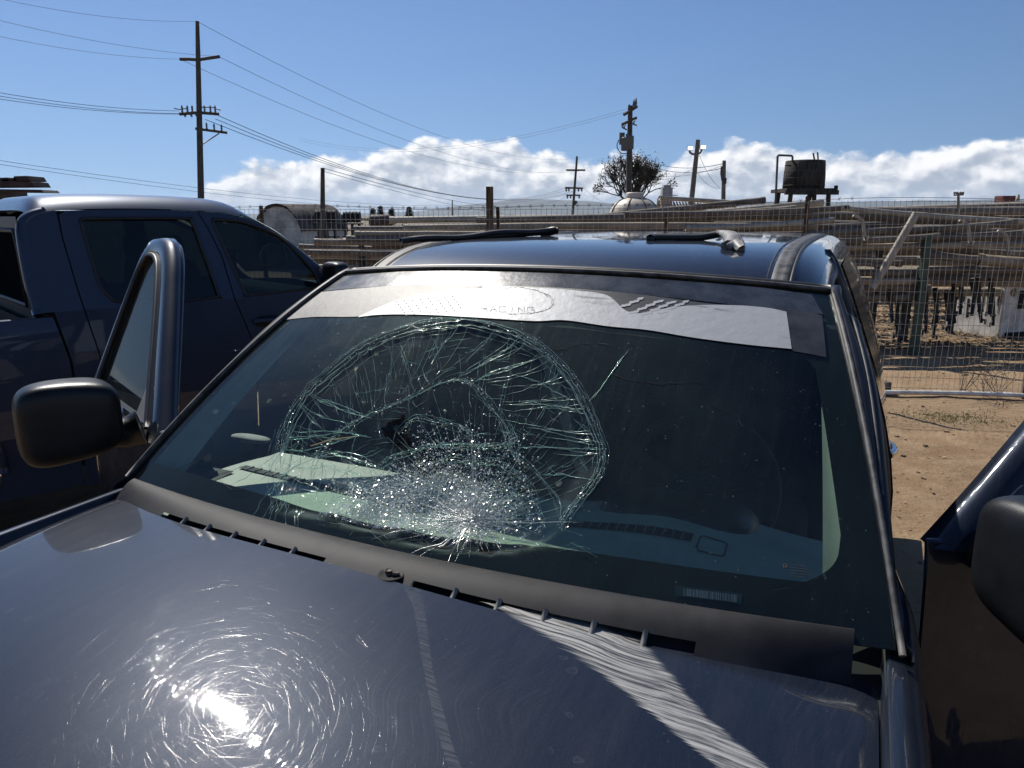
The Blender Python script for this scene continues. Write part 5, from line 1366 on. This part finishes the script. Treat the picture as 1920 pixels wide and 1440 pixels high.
# elevated wooden tank
Yw = 40.; wt = empty('water_tower', (aty(1503, 380, Yw)[0], Yw, 0), label='dark wooden water tank on a raised timber platform at the right', cat='water tower')
c = np.array((aty(1504, 380, Yw)[0], Yw, 0)); zb_, zt_ = aty(1500, 354, Yw)[2], aty(1500, 302, Yw)[2]
stave = plain('dark_staves', (.060, .052, .044), .95, var=.55, scale=3.5, vscale=(5, 5, .35), bump=.01, bscale=30)
g = MB(); g.lathe([(0, zb_), (1.03, zb_), (1.02, (zb_+zt_)/2), (.97, zt_), (.93, zt_+.02), (.90, zt_-.15), (0, zt_-.15)], c, 40); tkb = g.build('tank', stave, wt)
for f_ in (.12, .38, .62, .86):
    zz = zb_+(zt_-zb_)*f_; r_ = 1.03-.06*f_+.012; g = MB(); g.tube([c+np.array((r_*math.cos(a), r_*math.sin(a), zz)) for a in np.linspace(0, 2*math.pi, 40, endpoint=False)], .016, 5, closed=True); g.build('hoop', M['rust'], tkb)
g = MB(); g.box(c+np.array((0, 0, zb_-.10)), (2.55, 2.4, .18)); g.box(c+np.array((0, -1.15, zb_-.22)), (2.7, .16, .22)); g.box(c+np.array((1.27, -1.0, zb_-.05)), (.08, .3, .35)); g.build('platform', stave, wt, smooth=False)
for dx, dy in ((-.95, -.9), (.95, -.9), (-.95, .9), (.95, .9), (0, -.9)):
    g = MB(); g.tube([c+np.array((dx*1.18, dy*1.15, -.1)), c+np.array((dx, dy, zb_-.15))], .12, 6); g.build('leg', stave, wt)
g = MB(); g.tube([c+np.array((-1.05, -.95, .6)), c+np.array((.1, -.9, zb_-.3))], .05, 5); g.tube([c+np.array((1.05, -.95, .6)), c+np.array((.1, -.9, zb_-.3))], .05, 5); g.tube([c+np.array((-1.2, -1., 1.75)), c+np.array((1.2, -1., 1.75))], .04, 5); g.build('brace', stave, wt)
g = MB(); g.tube([aty(1453, 400, Yw-1), aty(1455, 360, Yw-1), aty(1458, 293, Yw-1), aty(1460, 291, Yw-1), aty(1484, 292, Yw-.6), aty(1486, 294, Yw-.6), aty(1486, 303, Yw-.5)], .055, 8); g.build('fill_pipe', M['insul'], wt)
g = MB(); g.tube([aty(1533, 286, Yw), aty(1537, 345, Yw-1)], .04, 5); g.tube([aty(1525, 287, Yw), aty(1529, 310, Yw)], .045, 5); g.tube([aty(1541, 301, Yw), aty(1536, 330, Yw-1), aty(1539, 352, Yw-1.1)], .03, 5); g.build('ladder_rail', stave, wt)
# small white tower building and low roof right of the tank
c = aty(1249, 378, 34.); g = MB(); z1_ = aty(1249, 352, 34.)[2]
ch = empty('white_vent_tower', (c[0], 34., 0), label='small white tapered vent tower beside the bare tree', cat='building')
wmat = plain('white_render', (.42, .42, .41), .8)
q = lambda hw, z: [np.array((c[0]+a*hw, 34.+b*hw, z)) for a, b in ((-1,-1),(1,-1),(1,1),(-1,1))]
g.add(q(.26, 0)+q(.22, z1_), [(0,1,5,4),(1,2,6,5),(2,3,7,6),(3,0,4,7),(4,5,6,7)]); g.build('tower', wmat, ch, smooth=False)
g = MB(); g.box((c[0], 34., z1_+.06), (.32, .32, .10)); g.tube([(c[0]+.12, 34., z1_), (c[0]+.15, 34., z1_+.35)], .02, 5); g.tube([(c[0]+.2, 34., z1_-.32), (c[0]+.5, 34., z1_-.32)], .02, 5); g.build('cap', wmat, ch, smooth=False)
# lattice of short pipe ends beside the tank: a sheet metal rack
c0, c1 = aty(1236, 380, 20.), aty(1380, 388, 21.)
rk = empty('slatted_pallet', (c0+c1)/2*np.array((1, 1, 0)), label='long slatted rack with slanting bars behind the pipes right of the round tank', cat='rack')
g = MB(); n = 26
for k in range(n):
    p = lerp(c0, c1, k/n); g.box(p+np.array((0, 0, -.02)), (.035, .03, .17), [np.array((.9, 0, .43)), np.array((0, 1., 0)), np.array((-.43, 0, .9))])
g.build('bar', M['alu2'], rk, smooth=False)
g = MB(); g.tube([c0+np.array((0, 0, .12)), c1+np.array((0, 0, .12))], .06, 8); g.tube([c0+np.array((0, 0, -.14)), c1+np.array((0, 0, -.14))], .03, 6)
for p in (c0, c1): g.tube([p+np.array((0, .1, .1)), np.array((p[0], p[1]+.1, 0))], .04, 6)
g.build('rail', M['alu'], rk)
# curved shelter at the left
Yh = 40.; c = aty(545, 410, Yh); Rr = 1.8
hs = empty('curved_shelter', (c[0], Yh, 0), label='arched shelter covered in torn dark shade cloth over pale sheeting', cat='shelter')
dk = plain('dark_shade_cloth', (.07, .062, .056), .9, var=.6, scale=1.5); pl_ = plain('pale_sheeting', (.55, .53, .47), .8, var=.35, scale=1.0)
ztop = aty(540, 382, Yh)[2]
hx = np.array((math.cos(-.5), math.sin(-.5), 0)); hd_ = np.array((-hx[1], hx[0], 0))
g = MB(); g.grid(lambda i, j: c*np.array((1, 1, 0))+hx*(-Rr*math.cos(math.pi*(.12+.76*i)))+np.array((0, 0, .55+(ztop-.55)*math.sin(math.pi*(.05+.9*i))**.8))+hd_*(-1.0+3.6*j+.05*math.sin(i*30)), 24, 12); g.build('cover', dk, hs)
g = MB(); pts = [c*np.array((1, 1, 0))+hx*(-Rr*.97*math.cos(math.pi*(.12+.76*i/20)))+np.array((0, 0, .5+(ztop-.62)*math.sin(math.pi*(.05+.9*i/20))**.8))-hd_*.9 for i in range(21)]
g.poly([pts[0]*np.array((1, 1, 0))]+pts+[pts[-1]*np.array((1, 1, 0))]); g.grid(lambda i, j: pts[20]*np.array((1, 1, 0))+np.array((0, 0, 1.0*j))+hd_*3.4*i, 4, 2); g.build('sheeting', pl_, hs, smooth=False)
for k in range(4):
    g = MB(); g.tube([p+hd_*(.0+1.15*k) for p in pts], .035, 6); g.build('hoop', M['rust'], hs)
# hose reels
def reels(x0, x1, y, Yr, n, label, grp):
    a, b = aty(x0, y, Yr), aty(x1, y, Yr); e = empty('hose_reel_rack', ((a[0]+b[0])/2, Yr, 0), label=label, cat='reel rack'); r_ = abs(b[0]-a[0])/n*.5
    for k in range(n):
        p = lerp(a, b, (k+.5)/n); g = MB(); h_ = .22
        A_ = [(p[0]-r_*.92, 0), (p[0]-r_*.7, 1), (p[0]+r_*.7, 1), (p[0]+r_*.92, 0)]
        vs = []; nn = 18
        for xx, kk_ in ((p[0]-r_*.9, .16), (p[0]-r_*.85, h_), (p[0]-r_*.2, h_*.9), (p[0]+r_*.2, h_*.9), (p[0]+r_*.85, h_), (p[0]+r_*.9, .16)):
            vs += [np.array((xx, Yr+kk_*math.cos(2*math.pi*t/nn), p[2]+kk_*math.sin(2*math.pi*t/nn))) for t in range(nn)]
        g.add(vs, [(i*nn+j, i*nn+(j+1) % nn, (i+1)*nn+(j+1) % nn, (i+1)*nn+j) for i in range(5) for j in range(nn)]+[tuple(range(nn)), tuple(range(5*nn, 6*nn))]); g.build('reel', M['void'], e)
    g = MB(); w_ = b[0]-a[0]
    for dx in (.1, .5, .9):
        g.box((a[0]+w_*dx, Yr, a[2]*.42), (.06, .3, a[2]*.84))
    g.box(((a[0]+b[0])/2, Yr, a[2]-.26), (w_*1.2, .4, .05)); g.box(((a[0]+b[0])/2, Yr, a[2]-.5), (w_*1.3, .3, .05)); g.box(((a[0]+b[0])/2, Yr, a[2]-.75), (w_*1.1, .3, .06)); g.build('stand', M['dark_steel'], e, smooth=False)
reels(592, 631, 405, 28., 5, 'row of black hose reels on a stand beside the curved shelter', None); reels(644, 676, 407, 30., 5, 'row of black hose reels standing on its own left of the rusty tank', None)
# rusty tank
c = aty(714, 414, 34.); g = MB(); nn = 20
rt = empty('rusty_tank', (c[0], 34., 0), label='dark rusty horizontal tank in front of the conifers', cat='tank')
vs = []
for xx, r_ in ((-.52, .02), (-.50, .20), (-.42, .27), (.42, .27), (.50, .20), (.52, .02)): vs += [np.array((c[0]+xx, 34+r_*math.cos(2*math.pi*t/nn), c[2]+r_*math.sin(2*math.pi*t/nn))) for t in range(nn)]
g.add(vs, [(i*nn+j, i*nn+(j+1) % nn, (i+1)*nn+(j+1) % nn, (i+1)*nn+j) for i in range(5) for j in range(nn)]); g.build('drum', M['rust'], rt)
g = MB()
for dx in (-.35, .35): g.box((c[0]+dx, 34, (c[2]-.2)/2), (.08, .4, c[2]-.2))
g.build('leg', M['rust'], rt, smooth=False)
# red and white things upper right
c = aty(1884, 374, 18.); g = MB(); g.box(c, (.30, .3, .16)); g.box(c+np.array((.0, 0, -.09)), (.34, .34, .03))
g2 = [c+np.array((.26, 0, -.06)), c+np.array((.36, 0, -.06)), c+np.array((.34, 0, .10)), c+np.array((.30, 0, .12))]
tag(g.build('red_crate', plain('faded_red', (.16, .045, .04), .7, var=.4), None, loc=c, smooth=False), 'small faded red crate on top of the pipes at the upper right', 'crate')
g = MB(); g.prism(g2, (0, .06, 0)); tag(g.build('pale_cone', m_t, None, loc=c, smooth=False), 'small pale upright piece beside the red crate at the upper right', 'cone')
e, _ = far_pole(1797, 362, 400, 12., .022, [(1789,366,1806,365,.012)], 'short grey stand pipe topped with a small cross fitting', mat=M['grey_metal'], name='stand_pipe')
e['category'] = 'stand pipe'
c = aty(1797, 363, 12.); g = MB()
for dx in (-.06, -.02, .03, .07): g.sellip(c+np.array((dx, 0, .01)), (.035, .04, .04), .8, 8, 10)
g.build('fitting', M['insul'], e)
# stacked boards behind the parked pickup
dkr = plain('dark_reddish_boards', (.055, .036, .032), .8, var=.4, scale=6)
Yb = 9.5
for k, (x0, y0, x1, y1, th) in enumerate(((-60,353,82,355,5), (-60,345,64,344,9), (-40,336,20,334,7), (2,337,34,334,7), (24,334,56,333,9))):
    a, b = aty(x0, y0+6, Yb), aty(x1, y1+6, Yb); d = (b-a)/np.linalg.norm(b-a); g = MB()
    tz = np.array((0, 0, th/1400*Yb)); dp = np.array((0, .35, 0))
    vs = [a, b, b+tz-d*.03, a+tz+d*.02]; g.prism(vs, dp)
    tag(g.build('dark_board', dkr, None, loc=(a+b)/2, smooth=False, bevel=.004), ('long thin dark board at the bottom of the stack behind the parked pickup', 'thick dark board in the middle of the stack behind the parked pickup', 'left upper dark board on the stack behind the parked pickup', 'middle upper board on the stack behind the parked pickup', 'tilted top board at the right of the stack behind the parked pickup')[k], 'board')
g = MB(); a = aty(-60, 358, Yb); g.box((a[0]+.0, Yb+.3, a[2]/2), (.7, .6, a[2])); tag(g.build('board_rack', M['dark_steel'], None, loc=(a[0], Yb, 0), smooth=False), 'dark rack under the boards hidden behind the parked pickup', 'rack')

# ------------------------------------------------------------------ trees
bark = plain('grey_bark', (.07, .058, .05), .95, var=.4, scale=8)
def leafmat(name, c1, c2):
    m, N = newmat(name); g_ = N.n('NewGeometry', out=8) if False else N.n('ObjectInfo', out=5)
    nz = N.noise(N.obj(), 3.5, 4); c = N.mix(N.step(nz, .35, .65), c1, c2)
    return out(m, N, N.mixs(.3, N.n('BsdfDiffuse', {'Color': c}), N.n('BsdfTranslucent', {'Color': c})))
lf = leafmat('dark_olive_leaf', (.030, .030, .022), (.062, .056, .040))
Yr = 62.; base = aty(1184, 398, Yr); base[2] = 0
tr = empty('bare_tree', base, label='dark thinly leaved tree behind the transformer pole', cat='tree')
tops = []; g = MB()
def grow(p, d, L, r_, lv):
    q = p+d*L; g.tube([p, lerp(p, q, .5)+np.array((rnd.gauss(0, .03), 0, rnd.gauss(0, .03)))*L, q], [r_, r_*.85, r_*.68], 5, cap=False)
    if lv == 0: tops.append((p, q)); return
    for _ in range(rnd.choice((3, 3, 4)) if lv > 1 else 4):
        nd = d+np.array((rnd.gauss(0, .40), rnd.gauss(0, .4), rnd.gauss(.10, .32))); nd /= np.linalg.norm(nd)
        grow(lerp(p, q, rnd.uniform(.6, 1)), nd, L*rnd.uniform(.62, .82), r_*.60, lv-1)
for k in range(5):
    a = k*1.26+.4; grow(base+np.array((0, 0, .9)), np.array((math.cos(a)*.22, math.sin(a)*.22, 1.0))/1.02, 2.15, .13, 4)
g.tube([base, base+np.array((0, 0, 1.0))], [.24, .18], 8); g.build('trunk', bark, tr)
g = MB()
for p, q in tops:
    for _ in range(6 if rnd.random() < .75 else 2):
        c = lerp(p, q, rnd.random()*1.2)+np.array([rnd.gauss(0, .10) for _ in range(3)]); s_ = rnd.uniform(.05, .12)
        a = Vector([rnd.gauss(0, 1) for _ in range(3)]).normalized(); b = a.orthogonal().normalized()
        g.add([c-np.array(a)*s_, c+np.array(b)*s_*.5, c+np.array(a)*s_, c-np.array(b)*s_*.5], [(0, 1, 2, 3)])
g.build('crown', lf, tr, smooth=False)
lf2 = leafmat('dark_conifer', (.018, .030, .020), (.04, .058, .038))
for i, (px, yt, wdt, lb) in enumerate(((700,390,13,'short conifer leftmost of the four beside the rusty tank'), (714,386,14,'conifer directly above the rusty tank'), (735,390,13,'conifer at the right edge of the rusty tank'), (768,387,20,'widest conifer standing apart to the right of the rusty tank'))):
    Yc = 150.; b = aty(px, 419, Yc); t_ = aty(px, yt, Yc); w_ = wdt/1400*Yc/2; b[2] = 0
    e = empty('conifer', b, label=lb, cat='tree', group='conifers on the skyline'); g = MB(); g.tube([b, t_], [.16, .02], 6); g.build('trunk', bark, e)
    g = MB(); H_ = t_[2]
    for _ in range(900):
        f_ = rnd.random()**.75; z = H_*(.06+.94*f_); rr = w_*(1-f_)**.85*math.sqrt(rnd.random())*1.05+.03; a = rnd.uniform(0, 6.28)
        c = b+np.array((rr*math.cos(a), rr*math.sin(a), z-rr*.25)); s_ = rnd.uniform(.22, .5)
        d = np.array((math.cos(a)*.8, math.sin(a)*.8, -.25)); n_ = np.array((-math.sin(a), math.cos(a), 0))
        g.add([c, c+d*s_+n_*s_*.4, c+d*s_*1.7, c+d*s_-n_*s_*.4], [(0, 1, 2, 3)])
    g.build('crown', lf2, e, smooth=False)
g = MB()
for _ in range(2600):                                      # low scrub far off
    x = rnd.choice((rnd.gauss(1052, 10), rnd.gauss(1084, 5), rnd.gauss(690, 60), rnd.uniform(600, 1130))); Yc = rnd.uniform(110, 160)
    c = aty(x, 412-abs(rnd.gauss(0, 1.0))-(5*math.exp(-((x-1052)/9)**2)+3.5*math.exp(-((x-1085)/4)**2))*rnd.random(), Yc); s_ = rnd.uniform(.1, .3); a = Vector([rnd.gauss(0, 1) for _ in range(3)]).normalized(); bb = a.orthogonal()
    g.add([c-np.array(a)*s_, c+np.array(bb)*s_*.6, c+np.array(a)*s_, c-np.array(bb)*s_*.6], [(0, 1, 2, 3)])
tag(g.build('scrub', leafmat('scrub_leaf', (.05, .055, .03), (.09, .085, .05)), smooth=False), kind='stuff', label='low scrub along the far field', cat='scrub')
# ------------------------------------------------------------------ mountains
mt = plain('mountain', (.06, .07, .055), .95, scale=.002)
RIDGE = [(-400,404),(300,402),(620,400),(760,397),(850,388),(900,381),(960,375),(1010,373),(1060,375),(1120,379),(1200,384),(1300,382),(1352,378),(1390,375),(1440,378),(1560,380),(1700,377),(1900,374),(2300,370)]
rp = smooth_path([(x, y, 0) for x, y in RIDGE], 160); Ym = 7500.
g = MB(); 
def mf(i, j):
    p = rp[round(i*160)]; t_ = aty(p[0], p[1]+.8*math.sin(p[0]*.05), Ym); 
    return np.array((t_[0]*(1-.12*(1-j))+90*math.sin(p[0]*.11)*(1-j), Ym-1500*(1-j), -2+(t_[2]+2)*j**1.2))
g.grid(mf, 160, 8, flip=True); g.grid(lambda i, j: np.array((mf(i, 1)[0], Ym+1500*j, mf(i, 1)[2]*(1-j))), 160, 2, flip=True)
tag(g.build('mountains', mt), kind='structure')

# ------------------------------------------------------------------ litter, pebbles, grass
def strew(name, mat, n, fn, lab, cat_):
    g = MB()
    for _ in range(n):
        x, y, s_ = fn(); z = gz(x, y)+.004; a = rnd.uniform(0, 6.28); tlt = rnd.gauss(0, .35)
        d = np.array((math.cos(a), math.sin(a), tlt)); q = np.array((-math.sin(a), math.cos(a), rnd.gauss(0, .3)))*rnd.uniform(.35, .6)
        c = np.array((x, y, z+abs(tlt)*s_*.6)); g.add([c-d*s_, c+q*s_, c+d*s_, c-q*s_], [(0, 1, 2, 3)])
    return tag(g.build(name, mat, smooth=False), kind='stuff', label=lab, cat=cat_)
lm = leafmat('dry_leaf', (.16, .12, .08), (.30, .245, .18))
strew('leaf_litter', lm, 16000, lambda: (rnd.uniform(2.5, 14), 9.6+abs(rnd.gauss(0, 4)), rnd.uniform(.02, .055)), 'dry fallen leaves covering the ground under the stack', 'leaf litter')
strew('wood_chips', leafmat('pale_chips', (.36, .29, .20), (.46, .38, .27)), 1500, lambda: (rnd.uniform(.8, 8), rnd.uniform(2.8, 7.6), abs(rnd.gauss(.006, .006))+.003), 'pale chips and small leaves strewn on the bare dirt', 'chips')
g = MB()
for _ in range(700):
    x, y = rnd.uniform(.8, 8), rnd.uniform(2.8, 9.4); s_ = abs(rnd.gauss(.002, .006))+.003; a = rnd.uniform(0, 3)
    g.box((x, y, gz(x, y)+s_*.3), (s_*2, s_*1.4, s_), rz=a)
tag(g.build('pebbles', plain('clods', (.30, .22, .145), .95, var=.5, scale=20), smooth=False), kind='stuff', label='small clods and pebbles scattered over the bare dirt', cat='pebbles')
gm = leafmat('short_grass', (.085, .105, .035), (.13, .145, .055)); g = MB(); gc = atz(1790, 782, 0)
for _ in range(1100):
    x, y = gc[0]+rnd.gauss(0, .26), gc[1]+rnd.gauss(0, .16); z = gz(x, y); h_ = rnd.uniform(.006, .02); a = rnd.uniform(0, 6.28); dx, dy = math.cos(a)*.004, math.sin(a)*.004
    g.add([(x-dx, y-dy, z), (x+dx, y+dy, z), (x+rnd.gauss(0, .012), y+rnd.gauss(0, .012), z+h_)], [(0, 1, 2)])
tag(g.build('grass_patch', gm, smooth=False), kind='stuff', label='small patch of short green grass on the bare dirt', cat='grass')
for k, (px, py, L) in enumerate(((1800, 742, .5), (1845, 742, .32), (1870, 742, .4))):   # dry weeds against the fence
    b = atz(px, py, 0); g = MB()
    for _ in range(7):
        g.tube(smooth_path([b, b+np.array((rnd.gauss(0, .08), rnd.gauss(0, .04), L*.5)), b+np.array((rnd.gauss(0, .16), rnd.gauss(0, .05), L*rnd.uniform(.7, 1)))], 6), .003, 3)
    tag(g.build('dry_weed', M['weather_wood'], None, loc=b), 'dry brown weed stalks standing at the foot of the fence', 'weed', 'dry weeds along the fence')
# ------------------------------------------------------------------ air between here and the mountains
m, N = newmat('air'); o = m.node_tree.nodes.new('ShaderNodeOutputMaterial')
vol = N.n('VolumePrincipled', {'Color': (.70, .82, .97), 'Density': .00007, 'Anisotropy': .3}); m.node_tree.links.new(vol, o.inputs['Volume'])
g = MB(); g.box((0, 3900, 84), (17000, 11000, 172)); hz = g.build('haze', m, smooth=False)
tag(hz, kind='stuff', label='pale blue air fading the far mountains', cat='haze')
